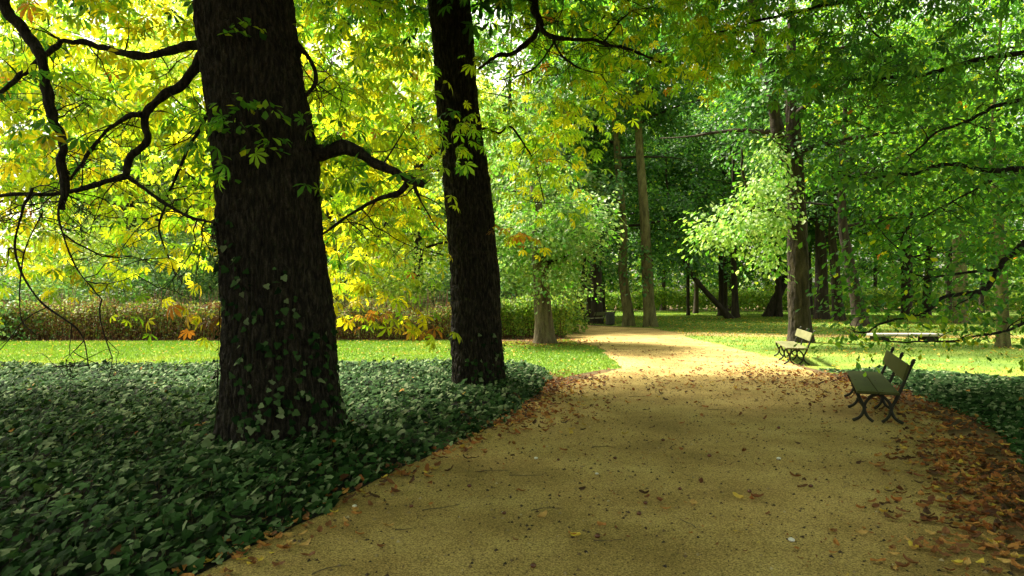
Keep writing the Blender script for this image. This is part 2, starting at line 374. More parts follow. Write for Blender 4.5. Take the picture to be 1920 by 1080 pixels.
# ================================================================== SETTING
def poly_sheet(name, pts, z, m, wob=.06, dens=.22):
    pts = np.asarray(pts, float)[:, :2]; out = []
    for i in range(len(pts)):
        a, b = pts[i], pts[(i + 1) % len(pts)]; L = np.linalg.norm(b - a); k = max(1, int(L / dens))
        for j in range(min(k, 60)):
            p = a + (b - a) * j / min(k, 60); out.append(p)
    out = np.array(out); q = np.concatenate([out, np.zeros((len(out), 1))], 1)
    d = np.hypot(out[:, 0], out[:, 1])[:, None]
    out = out + (np.stack([noise(q * 1.1 + 5), noise(q * 1.1 + 17)], 1) - .5) * 2 * wob * np.clip(d / 8, 1, 4) + (np.stack([noise(q * 4.7 + 9), noise(q * 4.7 + 31)], 1) - .5) * .12
    me = bpy.data.meshes.new(name)
    me.from_pydata([(x, y, z) for x, y in out], [], [tuple(range(len(out)))]); me.update()
    if me.polygons[0].normal.z < 0: me.flip_normals()
    me.materials.append(m)
    o = link(name, me); o['kind'] = 'structure'
    return o, out
def inside(poly, p):
    x, y = p[:, 0], p[:, 1]; r = np.zeros(len(p), bool); n = len(poly); j = n - 1
    for i in range(n):
        xi, yi = poly[i]; xj, yj = poly[j]
        c = ((yi > y) != (yj > y)) & (x < (xj - xi) * (y - yi) / (yj - yi + 1e-12) + xi); r ^= c; j = i
    return r
def scatter(poly, n, ymax=None):
    lo = poly.min(0); hi = poly.max(0); out = np.zeros((0, 2))
    while len(out) < n:
        p = lo + rng.random((n * 2, 2)) * (hi - lo)
        out = np.concatenate([out, p[inside(poly, p)]])
    return out[:n]
def edge_dist(poly, p):
    best = np.full(len(p), 1e9)
    for i in range(len(poly)):
        a = poly[i]; b = poly[(i + 1) % len(poly)]; ab = b - a; L = max((ab ** 2).sum(), 1e-9)
        t = np.clip(((p - a) @ ab) / L, 0, 1); best = np.minimum(best, np.linalg.norm(p - (a + t[:, None] * ab), axis=1))
    return best
def W(l): return [G(*p) for p in l]

g = Acc(); g.add([[-400, -60, 0], [400, -60, 0], [400, 400, 0], [-400, 400, 0]], np.array([[0, 1, 2, 3]]))
tag(g.build('ground', [M_soil]), kind='structure')

path_l = [(330, 1080), (560, 975), (745, 885), (880, 820), (985, 765), (1075, 715), (1158, 695), (1150, 672), (1115, 650), (1062, 632), (1010, 622)]
path_r = [(985, 612), (1075, 610), (1160, 613), (1230, 616), (1262, 624), (1290, 634), (1370, 650), (1450, 672), (1540, 702), (1640, 732), (1740, 775), (1830, 850), (1880, 960), (1900, 1080)]
pl = [np.array([-4.0, 0., 0]), np.array([-3.2, 2.6, 0])] + W(path_l) + W(path_r) + [np.array([3.4, 2.5, 0]), np.array([3.6, 0, 0]), np.array([4, -6, 0]), np.array([-5, -6, 0])]
o_path, PATH = poly_sheet('path', pl, .008, M_path)
o_side, SIDE = poly_sheet('side_path', W([(1255, 622), (1440, 626), (1700, 628), (1960, 629), (2300, 629), (2300, 635), (1960, 635), (1700, 634), (1440, 632), (1270, 629)]), .012, M_path)
ll = [np.array([-60, 27.5, 0])] + W([(-300, 640), (200, 640), (800, 638), (1000, 642), (1068, 637), (1110, 650), (1150, 672), (1156, 690), (1060, 708), (990, 700), (850, 690), (400, 694), (-200, 696)]) + [np.array([-60, 16.5, 0])]
o_lawn, LAWN = poly_sheet('lawn', ll, .004, M_lawn)
rl = [np.array([-30, 95, 0]), np.array([120, 95, 0]), np.array([120, 12, 0])] + W([(2500, 760), (1920, 735), (1700, 712), (1560, 700), (1465, 676), (1370, 650), (1290, 634), (1262, 624), (1230, 616), (1160, 612), (1080, 608), (1000, 606), (900, 606)])
o_lawnr, LAWNR = poly_sheet('lawn', rl, .004, M_lawnr)
bed_l = [np.array([-30, 17, 0])] + W([(-300, 692), (400, 690), (850, 688), (1000, 688), (1040, 695), (1015, 735), (955, 790), (850, 835), (740, 890), (650, 935), (560, 985), (420, 1050), (330, 1090)]) + [np.array([-3.4, 2.6, 0]), np.array([-4.5, 0, 0]), np.array([-30, 0, 0])]
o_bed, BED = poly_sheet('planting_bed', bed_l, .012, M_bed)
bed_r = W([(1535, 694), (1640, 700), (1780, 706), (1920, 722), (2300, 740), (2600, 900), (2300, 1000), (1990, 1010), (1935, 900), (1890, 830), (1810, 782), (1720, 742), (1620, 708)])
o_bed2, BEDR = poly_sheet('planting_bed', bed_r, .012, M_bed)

# ---- ivy ground cover
def ivy_bed(name, poly, n, label, y0=3.0, y1=18., xmin=-14, xmax=30, size=.07, hgt=.2):
    p = scatter(poly, n * 2); p = p[(p[:, 1] > y0) & (p[:, 1] < y1) & (np.abs(p[:, 0]) < .82 * p[:, 1] + 2.5) & (p[:, 0] > xmin) & (p[:, 0] < xmax)]
    d = p[:, 1]; keep = rng.random(len(p)) < np.clip(1.25 - d / 26, .45, 1); p = p[keep]
    ed = np.clip(edge_dist(poly, p) / .45, 0.12, 1)
    q = np.concatenate([p, np.zeros((len(p), 1))], 1)
    h = hgt * (0.5 + .9 * fbm(q * 1.3, 2)) * ed * np.sqrt(U(.08, 1, len(p))) + .02
    pos = np.stack([p[:, 0], p[:, 1], h], 1); m = len(p)
    up = np.array([-.38, -.42, 1.]) + rng.normal(0, .4, (m, 3))
    az = U(0, 2 * PI, m) * .75 + 2.2 * noise(q * .9 + 3); dr = np.stack([np.cos(az), np.sin(az) - .45, U(-.5, .1, m)], 1)
    dr = dr - norm(up) * (dr * norm(up)).sum(1, keepdims=True)
    a = Acc(); tn = tints('ivy', m, .3)
    y = rng.random(m) < .004; tn[y] = tints('litter', int(y.sum()))
    place(a, IVY, pos, dr, up, size * np.clip(np.exp(rng.normal(-.06, .34, m)), .4, 1.7), tn)
    s = rng.choice(m, m // 12, replace=False); st = pos[s]; b = st.copy(); b[:, 2] = 0; b[:, :2] += U(-.06, .06, (len(s), 2))
    tubes(a, np.stack([b, (b + st) / 2, st], 1), np.full((len(s), 3), .003), 3, (.1, .08, .04))
    return tag(a.build(name, [M_ivy]), label, 'ivy', kind='stuff')
ivy_bed('ivy_ground_cover', BED, 95000, 'dark green ivy carpet under the two large trunks left of path', xmax=3)
ivy_bed('ivy_ground_cover', BEDR, 26000, 'dark ivy patch behind the near bench right of path', y0=4, y1=17, size=.07, hgt=.17)

# ---- grass
def grass(name, poly, n, label, box, h=.06, w=.012, cols=((.11, .21, .02), (.16, .25, .027), (.24, .27, .04)), near=8.):
    p = scatter(poly, n * 3); p = p[(p[:, 0] > box[0]) & (p[:, 0] < box[1]) & (p[:, 1] > box[2]) & (p[:, 1] < box[3]) & (np.abs(p[:, 0]) < .8 * p[:, 1] + 2)][:n]
    m = len(p); d = p[:, 1]; sc_ = np.clip(d / 18, .8, 3.0)
    az = U(0, 2 * PI, m); sx = np.stack([np.cos(az), np.sin(az)], 1) * (w * sc_)[:, None]
    hh = h * U(.5, 1.2, m); b = np.concatenate([p, np.zeros((m, 1))], 1)
    v = np.zeros((m, 3, 3)); v[:, 0] = b; v[:, 1] = b; v[:, 2] = b; v[:, 0, :2] -= sx; v[:, 1, :2] += sx
    v[:, 2, :2] += rng.normal(0, .5, (m, 2)) * hh[:, None]; v[:, 2, 2] = hh
    cs = np.array(cols); q = np.concatenate([p, np.zeros((m, 1))], 1); i = np.clip((fbm(q * .6, 2) - .25) * 4 + U(-.8, .8, m), 0, len(cs) - 1).astype(int)
    a = Acc(); a.add(v.reshape(-1, 3), np.arange(m * 3).reshape(-1, 3), np.repeat(cs[i] * U(.7, 1.3, (m, 1)), 3, 0))
    return tag(a.build(name, [M_grass]), label, 'grass', kind='stuff')
grass('grass', LAWN, 110000, 'bright short mown grass in front of the brown hedge', (-26, 4, 14, 29))
grass('grass', LAWNR, 130000, 'leaf strewn grass around the trees right of path', (1, 50, 12, 90), h=.07, cols=((.09, .19, .018), (.15, .24, .025), (.23, .25, .035)))

# ---- leaf litter lying on lawns, edges and path
def litter(a, p, size, pal, z=.015, flat=.25, tpl=CURL):
    m = len(p); pos = np.concatenate([p, np.full((m, 1), z)], 1); az = U(0, 2 * PI, m)
    dr = np.stack([np.cos(az), np.sin(az), rng.normal(0, flat, m)], 1); up = np.array([0, 0, 1.]) + rng.normal(0, flat, (m, 3))
    pos[:, 2] += size * .12
    place(a, tpl, pos, dr, up, size * U(.55, 1.35, m), tints(pal, m, .25))
def cull(p, y0=3.8): return p[(p[:, 1] > y0) & (np.abs(p[:, 0]) < .79 * p[:, 1] + .8)]
edge_pts = []          # places where litter gathers
def along(line, n, spread, bias=0.):
    L = np.array(W(line))[:, :2]; seg = np.linalg.norm(np.diff(L, axis=0), axis=1); c = np.concatenate([[0], np.cumsum(seg)])
    t = U(0, c[-1], n); x = np.interp(t, c, L[:, 0]); y = np.interp(t, c, L[:, 1])
    return np.stack([x, y], 1) + rng.normal(0, 1, (n, 2)) * spread + np.array([bias, 0])
lit = np.concatenate([
    along([(1560, 700), (1640, 725), (1740, 770), (1830, 840), (1890, 950), (1925, 1090)], 1250, .38),
    along([(1830, 840), (1880, 930), (1925, 1090)], 800, .42),
    along([(1420, 690), (1560, 715), (1700, 760)], 620, .9, -.3),
    along([(350, 1080), (560, 985), (745, 890), (880, 828), (985, 770), (1060, 712)], 520, .22, .06),
    along([(960, 800), (1040, 730), (1090, 705)], 550, .5, .0),
    along([(1060, 705), (1250, 715), (1430, 705)], 190, 1.0),
    along([(1020, 650), (1060, 640), (940, 645)], 900, .9),
])
lit = cull(lit)
sparse = cull(scatter(PATH, 2600)); sparse = sparse[rng.random(len(sparse)) < .3]; sparse = sparse[sparse[:, 1] < 30]
allp = np.concatenate([lit, sparse]); dist = np.hypot(allp[:, 0], allp[:, 1])
o_ = np.argsort(dist); near_i = o_[:290]; far_i = o_[290:]
a = Acc(); litter(a, allp[far_i], .085, 'litter')
fr_ = cull(scatter(PATH, 9000)); fr_ = fr_[(fr_[:, 1] < 26) & (noise(np.concatenate([fr_ * .9, np.zeros((len(fr_), 1))], 1)) > .42)]; litter(a, fr_, .026, 'litter', z=.011)
ex = cull(scatter(LAWNR, 26000)); ex = ex[ex[:, 1] < 62]; litter(a, ex[:7500], .11, 'lawnleaf', z=.05)
ex = cull(scatter(LAWN, 9000)); ex = ex[(ex[:, 0] > -25)][:800]; litter(a, ex, .07, 'lawnleaf', z=.045)
tag(a.build('fallen_leaves', [M_litter]), 'scattered brown and yellow fallen leaves over path edges and lawns', 'leaf litter', kind='stuff')
LEAFC = {'brown': ((.17, .07, .025), 'dark brown curled fallen leaf lying on the near path'),
         'orange': ((.36, .16, .04), 'orange brown curled fallen leaf lying on the near path'),
         'tan': ((.46, .29, .09), 'pale tan curled fallen leaf lying on the near path'),
         'yellow': ((.55, .42, .06), 'yellow fallen leaf lying on the near path')}
lm = {}
for c_, (col, _) in LEAFC.items():
    for k in range(4):
        q = Acc(); v, f = CURL[(k * 2 + len(c_)) % 7]; q.add(v, f, np.array(col) * U(.75, 1.25, (len(v), 1)))
        o = q.build('fallen_leaf', [M_litter]); lm[c_, k] = o.data; bpy.data.objects.remove(o)
for i in near_i:
    c_ = ('brown', 'orange', 'tan', 'yellow')[rng.choice(4, p=[.34, .34, .22, .10])]
    o = link('fallen_leaf', lm[c_, int(rng.integers(4))]); s = .075 * U(.6, 1.35)
    o.location = (allp[i, 0], allp[i, 1], .014 + s * .12); o.scale = (s * U(.8, 1.3), s, s); o.rotation_euler = (U(-.3, .3), U(-.3, .3), U(0, 6.28))
    tag(o, LEAFC[c_][1], 'fallen leaf', c_ + ' fallen leaves near the camera')
# crumbs of soil, bark and husk on the path: nobody could count them
cr_ = cull(scatter(PATH, 60000)); cr_ = cr_[cr_[:, 1] < 24]; m = len(cr_)
a = Acc(); tv = np.array([[1, 0, 0], [-.5, .8, 0], [-.6, -.7, 0], [.1, 0, .8]]); tf = [np.array([[0, 1, 3], [1, 2, 3], [2, 0, 3]])]
az = U(0, 6.28, m); place(a, [(tv, tf)], np.concatenate([cr_, np.full((m, 1), .006)], 1), np.stack([np.cos(az), np.sin(az), 0 * az], 1), np.tile([0, 0, 1.], (m, 1)) + rng.normal(0, .1, (m, 3)),
      np.clip(.0075 * np.exp(rng.normal(0, .6, m)), .0035, .024), np.array([(.05, .03, .015), (.12, .08, .035), (.25, .19, .09), (.02, .014, .008), (.4, .33, .2)])[rng.choice(5, m, p=[.35, .25, .2, .15, .05])])
tag(a.build('path_crumbs', [M_litter]), 'dark crumbs and gravel strewn over the sandy path', 'gravel', kind='stuff')

# single conkers, husks, pebbles and twigs on the path
def blob(name, r, m, squash=.8):
    a = Acc(); n = 12; k = 7
    th = np.linspace(0, 2 * PI, n, endpoint=False); ph = np.linspace(0.02, PI - .02, k)
    v = np.stack([np.outer(np.sin(ph), np.cos(th)), np.outer(np.sin(ph), np.sin(th)), np.outer(np.cos(ph), np.ones(n)) * squash], -1)
    v = v * (1 + .22 * (noise(v * 1.7 + U(0, 20)) - .5))[..., None] * r
    i, j = np.meshgrid(np.arange(k - 1), np.arange(n), indexing='ij'); j2 = (j + 1) % n
    f = np.stack([i * n + j, (i + 1) * n + j, (i + 1) * n + j2, i * n + j2], -1).reshape(-1, 4)
    caps = np.array([list(range(n)), [(k - 1) * n + q for q in range(n)][::-1]])
    a.add(v.reshape(-1, 3), [f, caps], (1, 1, 1), 0, True); return a.build(name, [m])
def bits(name, specs, r, m, label, cat, group, squash=.8):
    o = None
    for (px, py) in specs:
        o = blob(name, r, m, squash) if o is None else copy_tree(o)
        s = U(.8, 1.2); o.location = tuple(G(px, py) + np.array([0, 0, .010 + r * squash * .75 * s])); o.scale = (s * U(1, 1.25), s, s); o.rotation_euler = (0, 0, U(0, 6))
        tag(o, label, cat, group)
bits('conker', [(771, 953), (1198, 967), (1047, 865), (1153, 862), (1243, 828), (1210, 947), (1330, 858), (945, 966), (1000, 1066), (1275, 920), (1120, 1010), (880, 915), (1405, 925), (1520, 915), (1460, 805)], .02, M_conker,
     'small glossy reddish brown conker lying on the sandy path', 'conker', 'conkers on the path')
bits('pebble', [(1119, 891), (1484, 1017), (665, 953), (945, 965), (1460, 863), (1005, 862)], .02, M_pebble, 'small whitish pebble lying on the sandy path', 'pebble', 'white pebbles on the path', .6)
for i, (px, py, L, az) in enumerate([(830, 956, .34, .5), (925, 885, .3, .15), (985, 895, .34, .0), (1130, 840, .3, .1), (1025, 957, .26, .2), (760, 997, .16, .3), (1140, 1018, .22, .1), (1290, 985, .2, 2.), (620, 1070, .25, .6), (1345, 770, .3, .1), (1200, 745, .4, .0)]):
    b = G(px, py) + np.array([0, 0, .016]); dv = np.array([math.cos(az), math.sin(az), 0]) * L; t = np.linspace(-.5, .5, 6)[:, None]
    p = dv * t + np.stack([U(-.012, .012, 6), U(-.012, .012, 6), U(0, .006, 6)], 1)
    a = Acc(); p += np.linspace(-1, 1, 6)[:, None] ** 2 * np.array([-math.sin(az), math.cos(az), 0]) * L * U(-.18, .18); tubes(a, p[None], np.linspace(.0045, .002, 6)[None], 6, knob=.3)
    o = a.build('twig', [M_barkmid]); o.location = tuple(b)
    tag(o, 'thin brown dead twig lying flat on the sandy path', 'twig', 'twigs on the path')

# ================================================================== THE TWO BIG CHESTNUTS AND THE OVERHANGING TREES
def big_trunk(prof, depth, top_z):
    pts = []; rad = []
    for (py, cx, w) in prof:
        p = P(cx, py, depth); pts.append(p); rad.append(w / 2 * depth / F)
    pts[0][2] = -.15
    p, q = pts[-1], pts[-2]; d = norm(p - q); d = norm(d * np.array([.6, .6, 1])); 
    while pts[-1][2] < top_z: pts.append(pts[-1] + d * 2.0); rad.append(max(rad[-1] * .85, .15)); d = norm(d + np.array([U(-.05, .05), U(-.05, .05), .1]))
    return pts, rad
def pix(lst, d0, d1=None):
    n = len(lst); d1 = d0 if d1 is None else d1
    return np.array([P(x, y, d0 + (d1 - d0) * i / max(n - 1, 1)) for i, (x, y) in enumerate(lst)])
def limb(root, base, pts, r0, r1, bark, n=None, sides=10, knob=.5, name='branch'):
    n = n or max(10, len(pts) * 9); c = smooth_line(pts, n)
    q = c * 3.0; c = c + (np.stack([noise(q + 2), noise(q + 12), noise(q + 23)], 1) - .5) * min(.10, r0 * 1.6)
    q = c * 9.0; c = c + (np.stack([noise(q + 5), noise(q + 15), noise(q + 26)], 1) - .5) * min(.04, r0 * .6)
    t = np.linspace(0, 1, n); r = (r0 + (r1 - r0) * t ** .8) * (.86 + .3 * noise(c * 5 + 40))
    a = Acc(); tubes(a, c[None], r[None], sides, knob=knob); a.build(name, [bark], root, base)
    return list(c), list(r)
def box_sprays(x0, x1, y0, y1, d0, d1, n):
    d = U(d0, d1, n); return np.array([P(x, y, k) for x, y, k in zip(U(x0, x1, n), U(y0, y1, n), d)])

def bare_twigs(a, skel, skr, n, m=9):
    sk = np.array(skel); sr = np.array(skr); ok = np.where((sr < .08) & (sr > .005) & (sk[:, 2] > 2.35 * (sk[:, 0] > 3)) & (sk[:, 2] < EYE + .48 * sk[:, 1]))[0]
    st = sk[rng.choice(ok, n)]
    for gen in (0, 1):
        k = len(st); L = U(.35, 1.3, k) * (1 if gen == 0 else .55); az = U(0, 2 * PI, k)
        d = np.stack([np.cos(az), np.sin(az) * .6, U(-.9, .5, k)], 1); p = np.zeros((k, m, 3)); p[:, 0] = st
        for i in range(1, m):
            d = norm(d + rng.normal(0, .30, (k, 3)) - np.array([0, 0, .06])); p[:, i] = p[:, i - 1] + d * (L / (m - 1))[:, None]
        r_ = np.linspace(.0085, .0025, m)[None] * U(.6, 1.25, (k, 1)) * (1 if gen == 0 else .6); tubes(a, p, r_, 4, mat=1)
        st = np.concatenate([p[:, 3], p[:, 5], p[:, 6]])
def crown_near(root, base, skel, skr, groups, leafmat=M_leaf, twig_r=.009, bare=0):
    a = Acc()
    if bare: bare_twigs(a, skel, skr, bare)
    for (cen, kind, nper, size, pal, spread, tilt) in groups:
        T, R, D = grow(skel, skr, cen, r0=twig_r, m=6, sag=.14)
        tubes(a, T, R, 4, mat=1)
        leaves_on(a, cen, D, kind, nper, size, pal, spread, tilt, .17)
    return a.build('crown', [leafmat, M_twig], root, base)

# --- big near tree
D1 = 8.35
pts, rad = big_trunk([(860, 536, 214), (790, 531, 212), (700, 524, 207), (600, 521, 200), (500, 513, 193), (400, 507, 191), (300, 501, 189), (200, 488, 184), (100, 472, 180), (0, 460, 176), (-120, 446, 168)], D1, 11)
base1 = np.array([pts[0][0], D1, 0])
t1 = empty('horse_chestnut_tree', base1, 'massive dark ridged trunk rising from ivy at left, yellow leaved chestnut', 'tree')
a = Acc(); cl1, cr1 = trunk_mesh(a, pts, rad, 340, 760, .036, .20, 6, .26, 14); a.build('trunk', [M_bark], t1, base1)
# burl knob on the trunk
a = Acc(); th = np.linspace(0, 2 * PI, 20, endpoint=False); ph = np.linspace(.05, PI - .05, 12)
v = np.stack([np.outer(np.sin(ph), np.cos(th)) * .12, np.outer(np.sin(ph), np.sin(th)) * .09, np.outer(np.cos(ph), np.ones(20)) * .17], -1); v = v * (1 + .5 * (fbm(v * 14 + 3, 2) - .5))[..., None] + (P(434, 338, D1 - .40))
i, j = np.meshgrid(np.arange(11), np.arange(20), indexing='ij'); j2 = (j + 1) % 20
a.add(v.reshape(-1, 3), np.stack([i * 20 + j, (i + 1) * 20 + j, (i + 1) * 20 + j2, i * 20 + j2], -1).reshape(-1, 4), smooth=True); a.build('burl', [M_barkmid], t1, base1)
S, SR = [], []
def L1(lst, d0, d1, r0, r1, **k):
    c, r = limb(t1, base1, pix(lst, d0, d1) if not isinstance(lst, np.ndarray) else lst, r0, r1, M_bark, **k); S.extend(c); SR.extend(r); return c
L1([(420, 96), (382, 88), (330, 93), (265, 105), (200, 90), (140, 82), (90, 100), (55, 130), (20, 160), (-60, 210)], 8.35, 8.9, .06, .03)
L1([(415, 60), (378, 100), (360, 140), (300, 185), (268, 215), (270, 260), (248, 290), (238, 330)], 8.3, 7.9, .062, .036)
L1([(238, 330), (180, 345), (110, 360), (20, 366), (-60, 380)], 7.9, 7.7, .036, .014)
L1([(262, 216), (232, 222), (190, 260), (150, 310), (120, 345)], 7.98, 8.1, .03, .016)
L1([(240, 332), (290, 370), (350, 405), (412, 420)], 7.9, 7.6, .026, .01)
L1([(-140, -260), (-40, -110), (15, 0), (32, 35), (66, 78), (80, 112), (85, 162), (97, 212), (120, 266), (112, 302), (119, 350), (117, 374), (106, 398)], 7.6, 7.4, .08, .036, n=130)
L1([(117, 372), (108, 402), (124, 460), (150, 512), (192, 562)], 7.4, 7.2, .014, .005)
L1([(60, 352), (40, 400), (30, 480), (72, 560), (148, 622), (168, 692)], 7.6, 7.2, .017, .006)
L1([(78, 400), (44, 480), (38, 590), (66, 628)], 7.5, 7.3, .010, .004)
L1([(545, 290), (592, 285), (650, 275), (690, 295), (740, 325), (796, 348)], 8.35, 8.0, .13, .034, sides=16, n=50)
L1([(764, 345), (745, 362), (700, 375), (650, 410), (604, 438)], 8.03, 8.3, .032, .014)
L1([(778, 348), (790, 380)], 8.02, 8.0, .02, .01)
L1([(545, 70), (566, 97), (588, 128), (592, 152), (576, 180)], 8.3, 8.1, .035, .018)
L1([(420, 165), (370, 250), (330, 330), (300, 420), (330, 520)], 8.4, 9.2, .03, .008)
# high limbs above the frame
for k, (dx, dy, dz, L) in enumerate([(-6, 1.5, 2.5, 1), (-3, -4, 3, 1), (2, -5, 3, 1), (5, -2, 3.2, 1), (3.5, 2.5, 4, 1), (-2, 4, 4, 1), (-6.5, -2.5, 3, 1)]):
    b = cl1[np.argmin(np.abs(cl1[:, 2] - (6 + k * .45)))]; e = b + np.array([dx, dy, dz])
    L1(np.array([b, b * .6 + e * .4 + np.array([0, 0, .6]), e]), 0, 0, .14, .03)
for (p_, w_) in zip(cl1[::12], cr1[::12]):
    if p_[2] > 2.2: S.append(p_); SR.append(.03)
shoots = []
for grp in ([(455, 45), (440, 60), (468, 38)], [(420, 195), (435, 225), (450, 180), (490, 195), (470, 235), (410, 240)], [(485, 265), (510, 205), (500, 275), (515, 255)], [(405, 300), (415, 330)]):
    cen = np.array([P(x, y, D1 - .75 + U(-.05, .1)) for (x, y) in grp]); zc = cen[:, 2].mean() - .15; i = np.argmin(np.abs(cl1[:, 2] - zc))
    S.append(cl1[i] + norm(np.array([cen[:, 0].mean() - cl1[i][0], -.6, 0])) * cr1[i] * .95); SR.append(.0051); shoots += list(cen)
vis = [
 (np.array(shoots), SIMPLE_HI, 7, .11, 'green', .15, .4),
 (box_sprays(-60, 430, -30, 330, 8.2, 15, 250), CH_HI, 5, .17, 'gold', .5, .3),
 (box_sprays(-60, 420, 300, 510, 8.2, 14, 95), CH_HI, 5, .165, 'gold', .45, .3),
 (box_sprays(-60, 330, 490, 600, 7.6, 10, 7), CH_HI, 3, .14, 'gold', .3, .4),
 (box_sprays(-40, 120, 100, 260, 6.6, 7.6, 6), CH_HI, 3, .16, 'green', .3, .4),
 (box_sprays(340, 420, 130, 330, 7.1, 7.8, 7), CH_HI, 3, .15, 'green', .3, .4),
 (box_sprays(560, 770, -20, 300, 8.5, 13, 85), CH_HI, 5, .17, 'mix', .5, .3),
 (box_sprays(600, 850, 200, 330, 7.2, 8.4, 12), CH_HI, 4, .16, 'green', .35, .4),
 (box_sprays(590, 800, 300, 540, 8.8, 13.5, 80), CH_HI, 5, .165, 'gold', .5, .3),
 (box_sprays(620, 810, 560, 620, 9, 10.5, 8), CH_HI, 4, .15, 'orange', .3, .3),
 (box_sprays(620, 800, 520, 610, 8.8, 10.5, 9), CH_HI, 4, .16, 'gold', .35, .3),
 (box_sprays(330, 415, 555, 610, 9, 10.5, 4), CH_HI, 4, .15, 'orange', .3, .3),
 (clumpy((-1.5, 8.0, 9.3), (7.5, 6.2, 2.6), 680, 60, (.9, .9, .5)), CH_LO, 15, .25, 'deep', .9, .35),  # this and the next lobe: unseen canopy overhead, shaped to shade the foreground
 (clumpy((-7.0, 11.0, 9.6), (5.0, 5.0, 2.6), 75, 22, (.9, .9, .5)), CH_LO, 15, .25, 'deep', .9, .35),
]
crown_near(t1, base1, S, SR, vis, bare=120)
# shoots on the trunk
# climbing ivy
def climb(root_pts, cl, cr, label, n, zmax, name='climbing_ivy', bias=None):
    pos = []; nrm = []
    for _ in range(n * 6):
        z = zmax * U(0, 1) ** 1.9; th = U(-PI, 0.15)        # camera-facing half
        i = np.argmin(np.abs(cl[:, 2] - z)); dens = noise(np.array([th * 1.8 + 4, z * 1.1 + 2, 3.]))
        if dens < .46 + .10 * z / zmax: continue
        r = cr[i] * (1 + .22 * math.exp(-z / .4)); d = np.array([math.cos(th), math.sin(th), 0])
        pos.append(np.array([cl[i][0], cl[i][1], z]) + d * (r + U(.015, .06))); nrm.append(d + rng.normal(0, .35, 3) + np.array([0, 0, .35]))
        if len(pos) >= n: break
    pos = np.array(pos); nrm = norm(np.array(nrm)); dr = np.array([0, 0, -.7]) + rng.normal(0, .6, pos.shape); dr = dr - nrm * (dr * nrm).sum(1, keepdims=True)
    a = Acc(); place(a, IVY, pos, dr, nrm, .075 * U(.55, 1.3, len(pos)), tints('ivy', len(pos), .3))
    s = np.argsort(pos[:, 2]); 
    for k in range(9):
        th = U(-PI, 0); zz = np.linspace(0, U(.6, 1) * zmax, 14); l = []
        for z in zz:
            i = np.argmin(np.abs(cl[:, 2] - z)); th += U(-.12, .12); r = cr[i] * (1 + .2 * math.exp(-z / .4)) + .008; l.append([cl[i][0] + math.cos(th) * r, cl[i][1] + math.sin(th) * r, z])
        tubes(a, np.array(l)[None], np.linspace(.005, .002, 14)[None], 4, (.025, .02, .012))
    return tag(a.build(name, [M_ivy]), label, 'ivy')
climb(None, cl1, cr1, 'ivy climbing the massive dark trunk at left', 400, 2.7)

# --- second tree
D2 = 13.1
pts, rad = big_trunk([(742, 895, 98), (690, 894, 96), (600, 891, 94), (500, 889, 92), (400, 880, 89), (300, 870, 84), (200, 859, 80), (100, 851, 78), (0, 844, 78), (-120, 838, 74)], D2, 13)
base2 = np.array([pts[0][0], D2, 0])
t2 = empty('horse_chestnut_tree', base2, 'second dark straight trunk standing at the ivy edge beside the path', 'tree')
a = Acc(); cl2, cr2 = trunk_mesh(a, pts, rad, 260, 620, .032, .22, 5, .26, 13); a.build('trunk', [M_bark], t2, base2)
S, SR = [], []
def L2(lst, d0, d1, r0, r1, **k):
    c, r = limb(t2, base2, pix(lst, d0, d1) if not isinstance(lst, np.ndarray) else lst, r0, r1, M_bark, **k); S.extend(c); SR.extend(r)
L2([(850, -180), (920, -210), (985, -120), (1002, -30), (1003, 20), (1013, 48)], 13.1, 11.5, .12, .07)
L2([(1011, 46), (1000, 70), (965, 92), (925, 108), (897, 128)], 11.5, 11.7, .055, .025)
L2([(1011, 46), (1030, 64), (1075, 74), (1125, 78), (1185, 94), (1240, 120)], 11.5, 11.0, .05, .018)
L2([(1035, 68), (1050, 100), (1080, 125), (1130, 140)], 11.4, 11.2, .022, .008)
L2([(1045, 70), (1000, 130), (940, 150)], 11.4, 11.6, .018, .008)
L2([(1130, 78), (1160, 40), (1180, 20), (1170, -20)], 11.2, 11.2, .02, .008)
L2([(905, 240), (935, 250), (960, 240), (1000, 300), (1020, 380)], 13.1, 12.8, .03, .01)
L2([(850, 250), (800, 300), (760, 340), (700, 460), (640, 540)], 13.1, 13.6, .045, .01)
for k, (dx, dy, dz) in enumerate([(-4, 1, 3), (3, -4, 3), (5, -1, 3), (-2, -4, 3), (3, 2, 4.5), (4.5, -3.5, 2.5)]):
    b = cl2[np.argmin(np.abs(cl2[:, 2] - (8 + k * .5)))]; e = b + np.array([dx, dy, dz])
    L2(np.array([b, b * .6 + e * .4 + np.array([0, 0, .6]), e]), 0, 0, .11, .03)
for (p_, w_) in zip(cl2[::12], cr2[::12]):
    if p_[2] > 2.6: S.append(p_); SR.append(.03)
